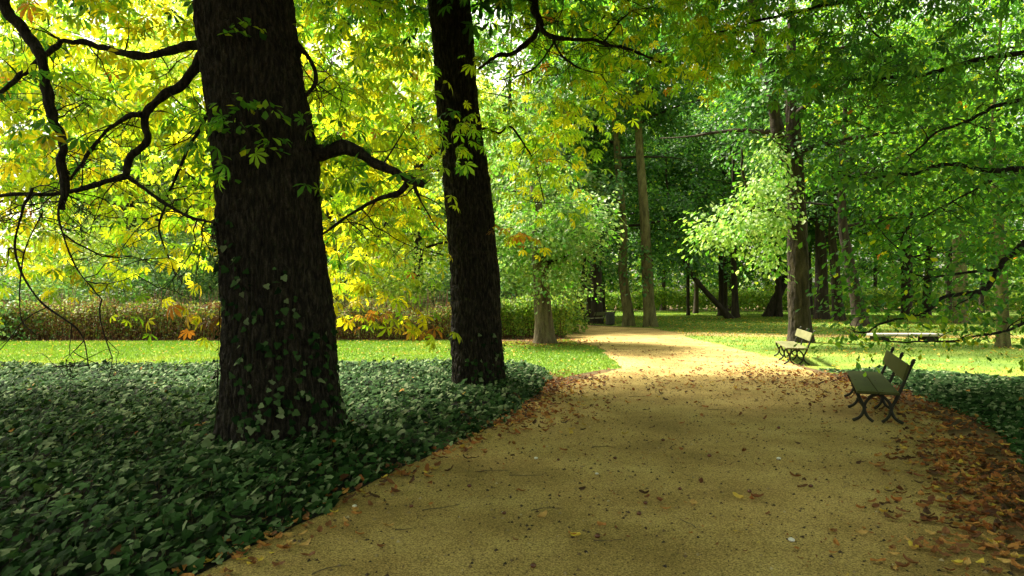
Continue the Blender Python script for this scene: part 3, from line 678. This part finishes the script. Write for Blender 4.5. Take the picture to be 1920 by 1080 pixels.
vis = [
 (box_sprays(560, 830, -20, 420, 13, 18, 100), CH_LO, 7, .19, 'gold', .6, .3),
 (box_sprays(945, 1170, -20, 260, 11.5, 17, 120), CH_HI, 5, .165, 'mix', .5, .3),
 (box_sprays(950, 1110, 200, 400, 12, 16, 55), CH_HI, 5, .165, 'mix', .5, .3),
 (box_sprays(930, 1020, 410, 480, 12, 14, 7), CH_HI, 4, .16, 'orange', .4, .3),
 (box_sprays(1120, 1380, -30, 150, 10.5, 14, 80), CH_HI, 5, .165, 'mix', .5, .3),
 (box_sprays(780, 900, 110, 320, 11.2, 12.3, 20), CH_HI, 4, .15, 'mix', .4, .4),
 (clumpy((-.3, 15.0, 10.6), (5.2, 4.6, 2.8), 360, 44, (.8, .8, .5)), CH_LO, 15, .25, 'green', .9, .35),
 (clumpy((2.2, 11.8, 10.8), (5.5, 4.5, 2.4), 420, 48, (.8, .8, .5)), CH_LO, 15, .25, 'deep', .9, .35),  # this lobe and the one below: added above the view to shade the path
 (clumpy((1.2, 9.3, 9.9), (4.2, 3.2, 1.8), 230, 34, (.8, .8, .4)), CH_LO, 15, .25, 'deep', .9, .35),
]
crown_near(t2, base2, S, SR, vis, bare=90)
climb(None, cl2, cr2, 'sparse ivy at the foot of the second dark trunk', 110, 1.1)

# --- tree to the right of the frame whose boughs hang into the picture
base3 = np.array([9.8, 11.0, 0])
t3 = empty('overhanging_tree', base3, 'green leaved tree overhanging the near bench from the right edge', 'tree')
a = Acc(); cl3, cr3 = trunk_mesh(a, [base3 + np.array([0, 0, -.1]), base3 + np.array([0, 0, 2]), base3 + np.array([.1, 0, 4]), base3 + np.array([.2, .1, 7]), base3 + np.array([.1, 0, 11])], [.38, .34, .31, .27, .15], 60, 120, .02); a.build('trunk', [M_barkdk], t3, base3)
S, SR = [], []
def L3(lst, d0, d1, r0, r1, **k):
    c, r = limb(t3, base3, pix(lst, d0, d1) if not isinstance(lst, np.ndarray) else lst, r0, r1, M_bark, **k); S.extend(c); SR.extend(r)
L3([(2090, 330), (2000, 405), (1920, 460), (1868, 505), (1842, 545), (1790, 552), (1725, 585), (1660, 608), (1600, 622)], 11, 9.6, .07, .008)
L3([(1868, 505), (1800, 512), (1750, 520), (1712, 512), (1695, 490)], 10.3, 10.2, .025, .008)
L3([(1845, 540), (1820, 556), (1790, 575)], 10.2, 9.8, .02, .006)
L3([(2080, 520), (1990, 560), (1925, 600), (1885, 620), (1800, 635), (1720, 642), (1665, 640)], 10.8, 9.2, .04, .006)
L3([(2085, 130), (1980, 180), (1900, 190), (1830, 215), (1760, 250), (1700, 290)], 11, 10.5, .06, .012)
L3([(2085, 60), (1960, 90), (1850, 110), (1720, 140), (1640, 147), (1590, 146)], 11, 11.5, .06, .012)
L3([(1720, 140), (1660, 80), (1630, 50), (1610, 20)], 11.3, 11.6, .022, .008)
L3([(2085, 260), (1960, 310), (1860, 320), (1780, 310), (1700, 330), (1620, 335), (1560, 325)], 11, 10.5, .06, .01)
L3([(1640, 147), (1625, 190), (1600, 235)], 11.2, 11.2, .016, .006)
L3([(2085, -40), (1900, -60), (1700, -20), (1500, 20), (1340, 60)], 11, 12.5, .09, .012)
L3([(1860, 340), (1780, 380), (1700, 430), (1690, 470)], 10.6, 10.2, .018, .006)
for k, (dx, dy, dz) in enumerate([(-5, -2, 2.5), (-5, 1.5, 3), (-1, -5, 3), (2, 4, 3), (4, -2, 3), (-3.5, -4, 3)]):
    b = cl3[np.argmin(np.abs(cl3[:, 2] - (6 + k * .5)))]; e = b + np.array([dx, dy, dz])
    L3(np.array([b, b * .6 + e * .4 + np.array([0, 0, .6]), e]), 0, 0, .1, .03)
for p_ in cl3[::8]:
    if p_[2] > 2.5: S.append(p_); SR.append(.03)
vis = [
 (box_sprays(1280, 1560, -30, 130, 11, 15, 100), CH_HI, 5, .165, 'lush', .5, .3),
 (box_sprays(1480, 1960, -40, 180, 9.5, 13.5, 210), CH_HI, 5, .16, 'fresh', .5, .3),
 (box_sprays(1545, 1960, 150, 340, 9.5, 14, 135), SIMPLE_HI, 22, .12, 'fresh', .62, .24),
 (box_sprays(1600, 1960, 320, 500, 9.5, 13.5, 95), SIMPLE_HI, 22, .115, 'fresh', .6, .24),
 (box_sprays(1560, 1960, 480, 600, 9.2, 11.5, 58), SIMPLE_HI, 16, .11, 'fresh', .45, .3),
 (box_sprays(1540, 1960, 560, 650, 9.0, 10.5, 26), SIMPLE_HI, 14, .10, 'lush', .36, .3),
 (box_sprays(1760, 1860, 600, 640, 9.0, 9.6, 3), SIMPLE_HI, 9, .09, 'gold', .25, .35),
 (clumpy((9.5, 8.0, 9.3), (5.0, 4.5, 2.4), 260, 40, (.8, .8, .5)), CH_LO, 15, .25, 'deep', .9, .35),  # unseen overhead lobe, placed for shade on the right side
]
crown_near(t3, base3, S, SR, vis, M_lime, .009, bare=110)

# ================================================================== MIDDLE-DISTANCE TREES (each trunk as the photograph shows it)
def at(lst, d): return [P(x, y, d) for x, y in lst]
def mid(lst, ws, bark, H, hb, R, label, name='park_tree', **k):
    by = lst[0][1]; d = EYE * F / (by - HZ); pts = at(lst, d); pts[0][2] = 0
    return tree(name, label, 'tree', k.pop('group', None), pts, [w / 2 * d / F for w in ws], bark, H, hb, R, **k)
low = lambda *a: box_sprays(*a)
mid([(1022, 645), (1019, 600), (1016, 560), (1012, 500), (1005, 380)], [38, 34, 31, 28, 22], M_barkmid, 9.5, 2.6, 3.1, 'stout brown trunk in front of the hedge where path bends left', nspray=150, nper=55, size=.17, pal='grey', leafmat=M_lime, spread=.7, sides=60, rings=160, amp=.02, flare=.3,
    crown_extra=low(930, 1110, 370, 545, 24.5, 28, 70), nlimb=7, limb_len=.55)
mid([(1060, 602), (1052, 570), (1045, 540), (1032, 480)], [14, 13, 12, 9], M_barkdk, 20, 5, 5, 'slim dark trunk leaning left just behind the left far bench', nspray=150, nper=45, size=.26, spread=1.)
mid([(1083, 604), (1087, 580), (1090, 555), (1096, 520), (1100, 470)], [26, 22, 17, 13, 10], M_barkdk, 21, 6, 5, 'dark forked trunk rising behind the left far bench', nspray=170, nper=45, size=.26, spread=1.)
mid([(1119, 607), (1119, 570), (1118, 520), (1117, 440), (1120, 320)], [24, 22, 21, 20, 16], M_barkdk, 24, 5.5, 6, 'straight dark brown trunk behind the far bench and bin', nspray=220, nper=50, size=.26, spread=1.)
mid([(1179, 612), (1177, 580), (1168, 520), (1168, 440), (1160, 320)], [23, 20, 17, 17, 15], M_barkgreen, 24, 10, 5.0, 'mossy slightly crooked trunk beside the far litter bin', nspray=230, nper=55, size=.25, spread=1., sides=36, rings=120, amp=.02, crown_extra=np.concatenate([low(1085, 1160, 330, 500, 38, 43, 22), low(1180, 1205, 450, 520, 39, 42, 5)]))
mid([(1220, 613), (1216, 560), (1213, 500), (1208, 400), (1198, 260)], [26, 21, 20, 18, 15], M_barkgreen, 25, 12, 5.5, 'tall slender mossy green brown trunk at the far lawn edge', nspray=250, nper=55, size=.25, spread=1., sides=36, rings=120, amp=.02, crown_extra=low(1235, 1350, 330, 510, 39, 43, 26))
mid([(1291, 592), (1290, 560), (1290, 520)], [7, 6, 6], M_barkdk, 14, 4, 3.5, 'thin young straight trunk alone on the far lawn', 'young_tree', nspray=110, nper=45, size=.3, spread=1.1)
mid([(1379, 597), (1378, 560), (1376, 500), (1374, 420)], [17, 12, 11, 9], M_barkdk, 22, 6, 6, 'narrow dark upright trunk joined at its foot by a leaning stem', nspray=190, nper=50, size=.3, spread=1.1)
mid([(1372, 598), (1350, 575), (1328, 552), (1306, 526), (1285, 490)], [18, 14, 13, 12, 10], M_barkdk, 19, 6, 6, 'dark trunk leaning strongly to the left over the far lawn', nspray=190, nper=50, size=.3, spread=1.1)
mid([(1437, 594), (1455, 560), (1470, 530), (1490, 480)], [20, 18, 16, 12], M_barkdk, 21, 6, 6, 'dark trunk leaning strongly to the right behind the bench tree', nspray=190, nper=50, size=.3, spread=1.1)
tb = mid([(1501, 642), (1499, 600), (1497, 540), (1496, 470), (1494, 390), (1488, 250), (1483, 150)], [47, 40, 38, 37, 34, 28, 24], M_barkbrown, 19, 7.2, 5.5, 'thick furrowed grey brown trunk directly behind the middle bench', nspray=330, nper=60, size=.19, pal='deep', leafmat=M_lime, spread=.8, sides=110, rings=320, amp=.022, flare=.16, nlimb=11, visible_branch=3,
    crown_bright=np.concatenate([low(1385, 1480, 340, 420, 24, 26.3, 30), low(1310, 1400, 390, 450, 23.5, 25.5, 24), low(1380, 1470, 430, 500, 24, 26, 12), low(1420, 1470, 250, 330, 24, 26, 8)]))
c, r_ = limb(tb, np.array(tb.location), pix([(1493, 400), (1484, 320), (1462, 260), (1452, 200), (1432, 110), (1418, 50), (1405, -30)], 27.1, 25.6), .27, .16, M_barkbrown, sides=20, n=60)
limb(tb, np.array(tb.location), pix([(1494, 440), (1470, 405), (1440, 390), (1400, 350), (1390, 280)], 27., 25.), .13, .04, M_barkbrown, sides=10, n=40)
mid([(1541, 599), (1540, 560), (1540, 500), (1538, 440)], [28, 25, 22, 18], M_barkdk, 24, 6, 6, 'broad dark trunk just right of the bench tree', nspray=210, nper=50, size=.28, spread=1.05)
mid([(1574, 602), (1570, 560), (1566, 510), (1560, 440)], [24, 20, 17, 14], M_barkbrown, 22, 6, 6, 'dark knotty trunk in the middle of the right hand cluster', nspray=210, nper=50, size=.27, spread=1.05)
mid([(1616, 612), (1608, 570), (1598, 520), (1588, 470), (1580, 420)], [34, 24, 21, 19, 16], M_barkbrown, 22, 5.5, 6, 'brown trunk with wide foot leaning left in the right hand cluster', nspray=240, nper=55, size=.24, spread=1., pal='green')
mid([(1736, 596), (1738, 560), (1742, 500)], [18, 15, 14], M_barkdk, 22, 5, 6, 'dark trunk half hidden beyond the stone slab', nspray=210, nper=50, size=.27, spread=1.05, pal='green')
mid([(1801, 607), (1801, 570), (1800, 520), (1797, 440)], [27, 25, 24, 20], M_barkgreen, 22, 5, 6, 'pale mossy trunk to the right beyond the stone slab', nspray=240, nper=55, size=.24, spread=1., pal='green')
mid([(1880, 652), (1880, 610), (1878, 540), (1874, 440)], [24, 21, 20, 17], M_barkgreen, 14, 4.5, 4.0, 'slim mossy trunk on the lawn at the right edge', nspray=200, nper=55, size=.17, spread=.75, pal='green', leafmat=M_lime)

# ================================================================== HEDGES AND SHRUBS
def hedge(name, label, cat, line, width, height, n, size, pal, stems=0, group=None, topvar=.35, leafmat=M_far, base=.05, top=None):
    L = np.array(line, float)[:, :2]; seg = np.linalg.norm(np.diff(L, axis=0), axis=1); c = np.concatenate([[0], np.cumsum(seg)])
    org = np.array([*L[len(L) // 2], 0]); root = empty(name, org, label, cat, group)
    t = U(0, c[-1], n); x = np.interp(t, c, L[:, 0]); y = np.interp(t, c, L[:, 1]); s = U(-1, 1, n)
    hh = height * (1 - topvar * fbm(np.stack([x * .8, y * .8, 0 * x], 1), 3)) * (1 - .25 * s ** 2)
    z = hh * np.where(rng.random(n) < .45, U(.75, 1.03, n), U(base, 1, n) ** .75)
    fr = np.where(rng.random(n) < .5, -np.abs(s) ** .4, s)
    nx = np.gradient(L[:, 1]).mean(); ny = -np.gradient(L[:, 0]).mean(); nn = np.array([nx, ny]); nn = nn / max(np.linalg.norm(nn), 1e-6)
    if nn[1] > 0: nn = -nn
    pos = np.stack([x, y, z], 1); pos[:, :2] -= nn * (fr * width / 2)[:, None] * 1.
    pos += rng.normal(0, .06, pos.shape)
    up = np.stack([np.full(n, 0.), np.full(n, -.5), np.full(n, .8)], 1) + rng.normal(0, .55, (n, 3)); dr = rng.normal(0, 1, (n, 3))
    a = Acc(); tn = tints(pal, n, .25)
    if top: k = rng.random(n) < np.clip((z / hh - .45) * 1.3, 0, .6); tn[k] = tints(top, int(k.sum()), .25)
    place(a, SIMPLE, pos, dr, up, size * U(.6, 1.3, n), tn); a.build('foliage', [leafmat], root, org)
    if stems:
        t = U(0, c[-1], stems); b = np.stack([np.interp(t, c, L[:, 0]), np.interp(t, c, L[:, 1]), 0 * t], 1); b[:, :2] -= nn * (U(-1, .6, stems) * width / 2)[:, None]
        e = b + np.stack([rng.normal(0, .18, stems), rng.normal(0, .15, stems), height * U(.5, .98, stems)], 1); m_ = (b + e) / 2 + rng.normal(0, .05, b.shape)
        q = Acc(); tubes(q, np.stack([b, m_, e], 1), np.tile([.014, .01, .005], (stems, 1)), 3); q.build('stem_thicket', [M_stem], root, org)['kind'] = 'stuff'
    return root
M_stem = noisy('reddish_stem', [(.06, .028, .014), (.13, .06, .03)], 10, (1, 1, 1), .8, .3, 60, .004)
hedge('hedge', 'low brownish hedge along the back of the bright left lawn', 'hedge', [(-27, 29.2), (-20, 29.2), (-10, 29.2), (-2.2, 29.2)], 2.0, 2.25, 42000, .095, 'hedge', 1300, topvar=.75, top='hedgetop')
hedge('hedge', 'olive green hedge behind the stout trunk at the path bend', 'hedge', [(-1.8, 30.2), (0, 30.4), (1.6, 30.8), (2.3, 31.4)], 2.0, 2.1, 12000, .11, 'hedgeg', 220)
hedge('hedge', 'long bright green hedge beyond the far lawn', 'hedge', [(2, 86), (20, 87), (45, 87), (75, 86)], 3.5, 3.6, 30000, .30, 'hedgeg', 260, topvar=.5, base=.22)
def shrub(name, label, c, R, H, n, size, pal, group):
    root = empty(name, (c[0], c[1], 0), label, 'shrub', group)
    p = norm(rng.normal(size=(n, 3))) * (U(.35, 1, (n, 1)) ** .6); p[:, 2] = np.abs(p[:, 2]); lump = .72 + .55 * fbm(p * 2.6 + U(0, 30), 3)
    p = p * lump[:, None] * np.array([R, R, H]); up = norm(p) * .6 + np.array([0, -.1, .7]) + rng.normal(0, .5, p.shape)
    a = Acc(); place(a, SIMPLE, p + rng.normal(0, .08, p.shape), rng.normal(0, 1, p.shape), up, size * U(.6, 1.3, n), tints(pal, n, .25))
    k = 14; e = p[rng.choice(n, k)] * .8; b = e * .08; b[:, 2] = 0
    tubes(a, np.stack([b, (b + e) / 2 + U(-.1, .1, (k, 3)), e], 1), np.tile([.03, .02, .008], (k, 1)), 4, mat=1); a.build('foliage', [M_far, M_barkdk], root)
    return root
SH = 'tall shrubs behind the brown hedge'
shrub('shrub', 'large pale yellow green shrub at far left behind the hedge', (-21, 35.5), 4.6, 6.4, 12000, .2, 'pale', SH)
shrub('shrub', 'bluish green low spreading shrub at the left edge by the hedge', (-22.5, 30.5), 4.0, 3.0, 9000, .16, 'soft', SH)
shrub('shrub', 'soft green tall shrub second from the left behind the hedge', (-16.5, 33), 4.2, 5.2, 11000, .18, 'soft', SH)
shrub('shrub', 'mid green rounded shrub seen left of the massive trunk', (-10.8, 33.5), 3.8, 4.6, 10000, .18, 'soft', SH)
shrub('shrub', 'yellow green shrub seen between the two dark trunks', (-6.2, 33), 3.4, 4.8, 9000, .18, 'pale', SH)
shrub('shrub', 'green shrub right behind the second dark trunk', (-2.2, 33.5), 3.0, 4.2, 8000, .18, 'soft', SH)
shrub('shrub', 'light green shrub just right of the second dark trunk', (1.2, 34.5), 2.6, 3.8, 7000, .18, 'hedgeg', SH)

# ================================================================== BACKGROUND TREES (copies of four kinds)
kinds = []
for (pal, H, R, hb, ns, name, lab) in [('pale', 21, 5.6, 2.5, 300, 'background_tree', 'sunlit yellow green tree in the background beyond the left hedge'),
                                      ('grey', 24, 6.0, 3.5, 320, 'background_tree', 'tall soft green tree in the background'),
                                      ('deep', 26, 6.4, 4.5, 340, 'background_tree', 'tall dark green tree in the background wood'),
                                      ('green', 25, 6.2, 4.0, 330, 'background_tree', 'tall fresh green tree in the background wood')]:
    r = tree(name, lab, 'tree', 'background trees', [np.array([0, 0, 0.]), np.array([.1, 0, 3.]), np.array([.15, .1, 7.])], [.34, .28, .24], M_barkdk, H, hb, R, nspray=ns, nper=44, size=.34, pal=pal, spread=1.15, sides=16, rings=40, clumps=34, leafmat=M_sunlit if pal == 'pale' else M_far)
    kinds.append(r)
BT = [(0, -31, 40), (1, -24, 43), (0, -17.5, 40), (0, -11.5, 43), (0, -5.5, 41), (1, 0.0, 44), (0, -28, 52), (0, -20, 54), (1, -12, 56), (0, -4.5, 55), (1, 4, 57), (1, -36, 66), (0, -25, 68), (1, -14, 70), (2, -2, 70), (2, 9, 68),
      (2, 14.5, 72), (2, 23, 74), (3, 31, 71), (3, 38, 66), (3, 46, 72), (2, 12, 94), (3, 21, 95), (2, 30, 94), (3, 40, 95), (2, 50, 94), (3, 60, 94), (3, 41, 52), (3, 33, 57), (2, 55, 80)]
LAB = {0: ('sunlit yellow green tree in the background beyond the left hedge', 'yellow green background trees'), 1: ('tall soft green tree of the left background and unseen surroundings', 'soft green background trees'),
       2: ('tall dark green tree of the far wood and unseen surroundings', 'dark green background trees'), 3: ('tall fresh green tree of the right background and unseen surroundings', 'fresh green background trees')}
BT += [(3, 20.5, 67), (2, 25, 64), (3, 21, 78), (2, 7, 62), (3, -13.5, 9.5), (3, -15, -1), (1, -9, -8), (3, 1, -11), (3, 11, -8), (3, 17, 1.5), (1, 19.5, 13.5), (2, 27, 22)]  # later entries: unseen trees beside and behind the camera, added to darken the foreground
used = set()
for (k, x, y) in BT:
    o = kinds[k] if k not in used else copy_tree(kinds[k]); used.add(k)
    s = U(.9, 1.12); o.location = (x, y, 0); o.rotation_euler = (0, 0, U(0, 6.28)); o.scale = (s, s, s * U(.95, 1.1)); tag(o, LAB[k][0], 'tree', LAB[k][1])
# far wood: one mass
a = Acc()
for x in np.arange(-115, 120, 6.5):
    y = 108 + U(-6, 8); H = U(22, 31); n = 2600
    c = clumpy((x + U(-2, 2), y, H * .52), (5.5, 3, H * .5), n // 26, 26, (1.4, 1., 1.2), shell=.4); c[:, 2] = np.maximum(c[:, 2], .5)
    leaves_on(a, c, norm(rng.normal(size=c.shape)), SIMPLE, 26, .75, ['pale', 'grey'][int(rng.integers(2))] if x < 0 else ['deep', 'green', 'grey'][int(rng.integers(3))], 1.8, .5, .4)
    tubes(a, np.array([[[x, y, 0], [x, y, H * .4], [x, y, H * .8]]]), np.array([[.4, .3, .1]]), 6, mat=1)
n = 3000; c = np.stack([U(-110, 110, n), U(97, 106, n), np.abs(rng.normal(0, 4.2, n)) + .3], 1)
for pl_, ch in zip(('pale', 'green', 'grey', 'hedgeg'), np.array_split(c[rng.permutation(n)], 4)):
    leaves_on(a, ch, norm(rng.normal(size=ch.shape)), SIMPLE, 22, .6, pl_, 1.5, .5, .5)
tag(a.build('far_wood', [M_far, M_barkdk]), 'dense distant wood closing the view behind the lawns', 'wood', kind='stuff')

# ================================================================== BENCHES
def bevbox(acc, c, s, b=.006, mat=0, rot=None):
    """box with chamfered edges, centre c, full size s, optional 3x3 rotation"""
    h = np.array(s) / 2; V = []; idx = {}
    for sx in (-1, 1):
        for sy in (-1, 1):
            for sz in (-1, 1):
                for ax in range(3):
                    q = h - b; q[ax] = h[ax]; idx[sx, sy, sz, ax] = len(V); V.append(np.array([sx, sy, sz]) * q)
    F4 = []; F3 = []
    for ax in range(3):
        o = [i for i in range(3) if i != ax]
        for s_ in (-1, 1):
            f = []
            for (u, w) in ((-1, -1), (1, -1), (1, 1), (-1, 1)):
                k = [0, 0, 0]; k[ax] = s_; k[o[0]] = u; k[o[1]] = w; f.append(idx[(*k, ax)])
            F4.append(f)
    for ax in range(3):
        o = [i for i in range(3) if i != ax]
        for u in (-1, 1):
            for w in (-1, 1):
                k0 = [0, 0, 0]; k0[o[0]] = u; k0[o[1]] = w; k1 = list(k0); k0[ax] = -1; k1[ax] = 1
                F4.append([idx[(*k0, o[0])], idx[(*k1, o[0])], idx[(*k1, o[1])], idx[(*k0, o[1])]])
    for k in [(x, y, z) for x in (-1, 1) for y in (-1, 1) for z in (-1, 1)]: F3.append([idx[(*k, 0)], idx[(*k, 1)], idx[(*k, 2)]])
    V = np.array(V)
    if rot is not None: V = V @ np.array(rot).T
    V = V + np.array(c); cc = V.mean(0)
    def orient(f):
        p = V[f]; nn = np.cross(p[1] - p[0], p[2] - p[0]); return f if nn @ (p.mean(0) - cc) > 0 else f[::-1]
    acc.add(V, [np.array([orient(f) for f in F4]), np.array([orient(f) for f in F3])], mat=mat)
def bench(label, group, paint, L=2.9):
    root = empty('park_bench', (0, 0, 0), label, 'bench', group)
    # local: length on y, front towards -x, seat top 0.45 m
    planks = []
    for x in (-.155, .115):
        q = Acc(); bevbox(q, (x, 0, .437), (.255, L, .036), .007); planks.append(q.build('seat_plank', [paint], root))
    ca, sa = math.cos(.30), math.sin(.30); rot = [[ca, 0, sa], [0, 1, 0], [-sa, 0, ca]]
    q = Acc(); bevbox(q, (.320, 0, .732), (.034, L, .225), .007, rot=rot); q.build('back_plank', [paint], root)
    for y in (-L / 2 + .16, 0, L / 2 - .16):
        q = Acc()
        def bar(l, r):
            c = smooth_line(np.array([[x, y, z] for x, z in l]), 16); tubes(q, c[None], np.interp(np.linspace(0, 1, 16), np.linspace(0, 1, len(r)), r)[None] * 1.18, 8)
        for sgn, x0 in ((1, -.27), (-1, .24)):
            X = lambda u: x0 + sgn * u
            bar([(X(.0), .405), (X(.035), .32), (X(.075), .24), (X(.085), .17), (X(.035), .07), (X(-.06), .012)], [.022, .02, .019, .02, .018, .022])
            bar([(X(.255), .40), (X(.19), .375), (X(.125), .31), (X(.092), .24), (X(.09), .17), (X(.13), .075), (X(.20), .012)], [.016, .017, .018, .019, .02, .017, .02])
        bevbox(q, (-.015, y, .408), (.53, .042, .022), .004)
        bar([(.235, .40), (.265, .47), (.315, .60), (.375, .76), (.415, .86)], [.022, .021, .020, .019, .019])
        bar([(.408, .845), (.420, .872), (.432, .886), (.440, .880)], [.02, .025, .026, .012])
        q.build('iron_frame', [M_iron], root)
    for y in (-L / 2 + .16, 0, L / 2 - .16):
        for x, z in ((-.23, .456), (-.09, .456), (.05, .456), (.19, .456)):
            q = Acc(); bevbox(q, (x, y, z), (.018, .018, .005), .002); q.build('bolt', [M_iron], planks[x > 0])
    return root
B1 = 'park benches beside the path'
def seat_at(o, near, far):
    near = np.array(near); far = np.array(far); d = (far - near) / np.linalg.norm(far - near); back = np.array([d[1], -d[0]])
    c = (near + far) / 2 + back * .28; o.location = (c[0], c[1], .008); o.rotation_euler = (0, 0, -math.atan2(d[0], d[1]))
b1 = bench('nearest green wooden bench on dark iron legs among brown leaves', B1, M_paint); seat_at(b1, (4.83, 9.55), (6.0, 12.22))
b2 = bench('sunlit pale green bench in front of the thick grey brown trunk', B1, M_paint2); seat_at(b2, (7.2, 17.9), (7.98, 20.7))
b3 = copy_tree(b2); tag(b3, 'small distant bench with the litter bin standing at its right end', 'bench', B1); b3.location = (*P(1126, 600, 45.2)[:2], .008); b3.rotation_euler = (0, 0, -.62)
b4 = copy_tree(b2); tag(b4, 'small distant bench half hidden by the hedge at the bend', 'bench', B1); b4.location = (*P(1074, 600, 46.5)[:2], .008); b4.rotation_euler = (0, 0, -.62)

# litter bin
bx = P(1144, 600, 43.4)
bn = empty('litter_bin', (bx[0], 43.4, .008), 'small round dark slatted bin standing beside the distant bench', 'litter bin')
q = Acc()
for k in range(18):
    a_ = k * 2 * PI / 18; ca, sa = math.cos(a_), math.sin(a_); bevbox(q, (.27 * ca, .27 * sa, .44), (.022, .075, .70), .004, rot=[[ca, -sa, 0], [sa, ca, 0], [0, 0, 1]])
q.build('slat_wall', [M_zinc], bn)
th = np.linspace(0, 2 * PI, 25); ring = lambda z, r: np.stack([r * np.cos(th), r * np.sin(th), np.full(25, z)], 1)
q = Acc(); tubes(q, ring(.80, .285)[None], np.full((1, 25), .022), 8); q.build('rim', [M_zinc], bn)
q = Acc(); tubes(q, ring(.10, .275)[None], np.full((1, 25), .02), 8); q.build('base_ring', [M_iron], bn)
q = Acc(); tubes(q, np.array([[[0, 0, .05], [0, 0, .3], [0, 0, .72]]]), np.array([[.22, .235, .25]]), 20); q.build('liner', [M_iron], bn)

# low stone slab on the right lawn
s0 = G(1640, 641); s1 = G(1768, 641); cx = (s0[0] + s1[0]) / 2; wv = s1[0] - s0[0]; dy = s0[1]
st = empty('stone_slab_seat', (cx, dy, 0), 'low pale stone slab raised on dark blocks on the right lawn', 'stone slab')
q = Acc(); bevbox(q, (0, .35, .27), (wv, .8, .10), .015); q.build('slab', [M_stone], st)
for x in (-wv * .36, wv * .36):
    q = Acc(); bevbox(q, (x, .35, .105), (.5, .6, .225), .015); q.build('support', [M_stonedk], st)

# ================================================================== LIGHT AND CAMERA
SUN = norm(np.array([-.48, .35, .85]))
elev = math.asin(SUN[2]); az = math.atan2(SUN[0], SUN[1])       # azimuth clockwise from +Y
w = bpy.data.worlds.new('World'); sc.world = w; w.use_nodes = True
ns, ls = w.node_tree.nodes, w.node_tree.links; ns.clear()
sky = ns.new('ShaderNodeTexSky'); sky.sky_type = 'NISHITA'; sky.sun_disc = False; sky.sun_elevation = elev; sky.sun_rotation = az
sky.dust_density = 4.0; sky.air_density = 1.0; sky.ozone_density = .5
hs = ns.new('ShaderNodeHueSaturation'); hs.inputs['Saturation'].default_value = .30     # thin bright cloud: a whitish sky
tw = ns.new('ShaderNodeMix'); tw.data_type = 'RGBA'; tw.blend_type = 'MULTIPLY'; tw.inputs[0].default_value = 1.0; tw.inputs[7].default_value = (1.0, .95, .78, 1)
bg = ns.new('ShaderNodeBackground'); bg.inputs['Strength'].default_value = .12; wo = ns.new('ShaderNodeOutputWorld')
ls.new(sky.outputs[0], hs.inputs['Color']); ls.new(hs.outputs[0], tw.inputs[6]); ls.new(tw.outputs[2], bg.inputs['Color']); ls.new(bg.outputs[0], wo.inputs['Surface'])
sl = bpy.data.lights.new('sun', 'SUN'); sl.energy = 5.0; sl.angle = math.radians(9); sl.color = (1, .93, .76)
so = bpy.data.objects.new('sun', sl); C.objects.link(so)
from mathutils import Vector
so.rotation_euler = Vector(tuple(SUN)).to_track_quat('Z', 'Y').to_euler(); so.location = (-20, 10, 40)

cam = bpy.data.cameras.new('camera'); co = bpy.data.objects.new('camera', cam); C.objects.link(co)
cam.sensor_width = 36; cam.lens = F / 1920 * 36; cam.shift_y = (HZ - 540) / 1920
co.location = (0, 0, EYE); co.rotation_euler = (PI / 2, 0, 0); cam.clip_start = .05; cam.clip_end = 2000
sc.camera = co
sc.view_settings.view_transform = 'Standard'; sc.view_settings.look = 'None'; sc.view_settings.gamma = 1; sc.view_settings.exposure = 2.1
sc.cycles.max_bounces = 7; sc.cycles.diffuse_bounces = 4; sc.cycles.glossy_bounces = 2; sc.cycles.transmission_bounces = 4
sc.cycles.use_denoising = True
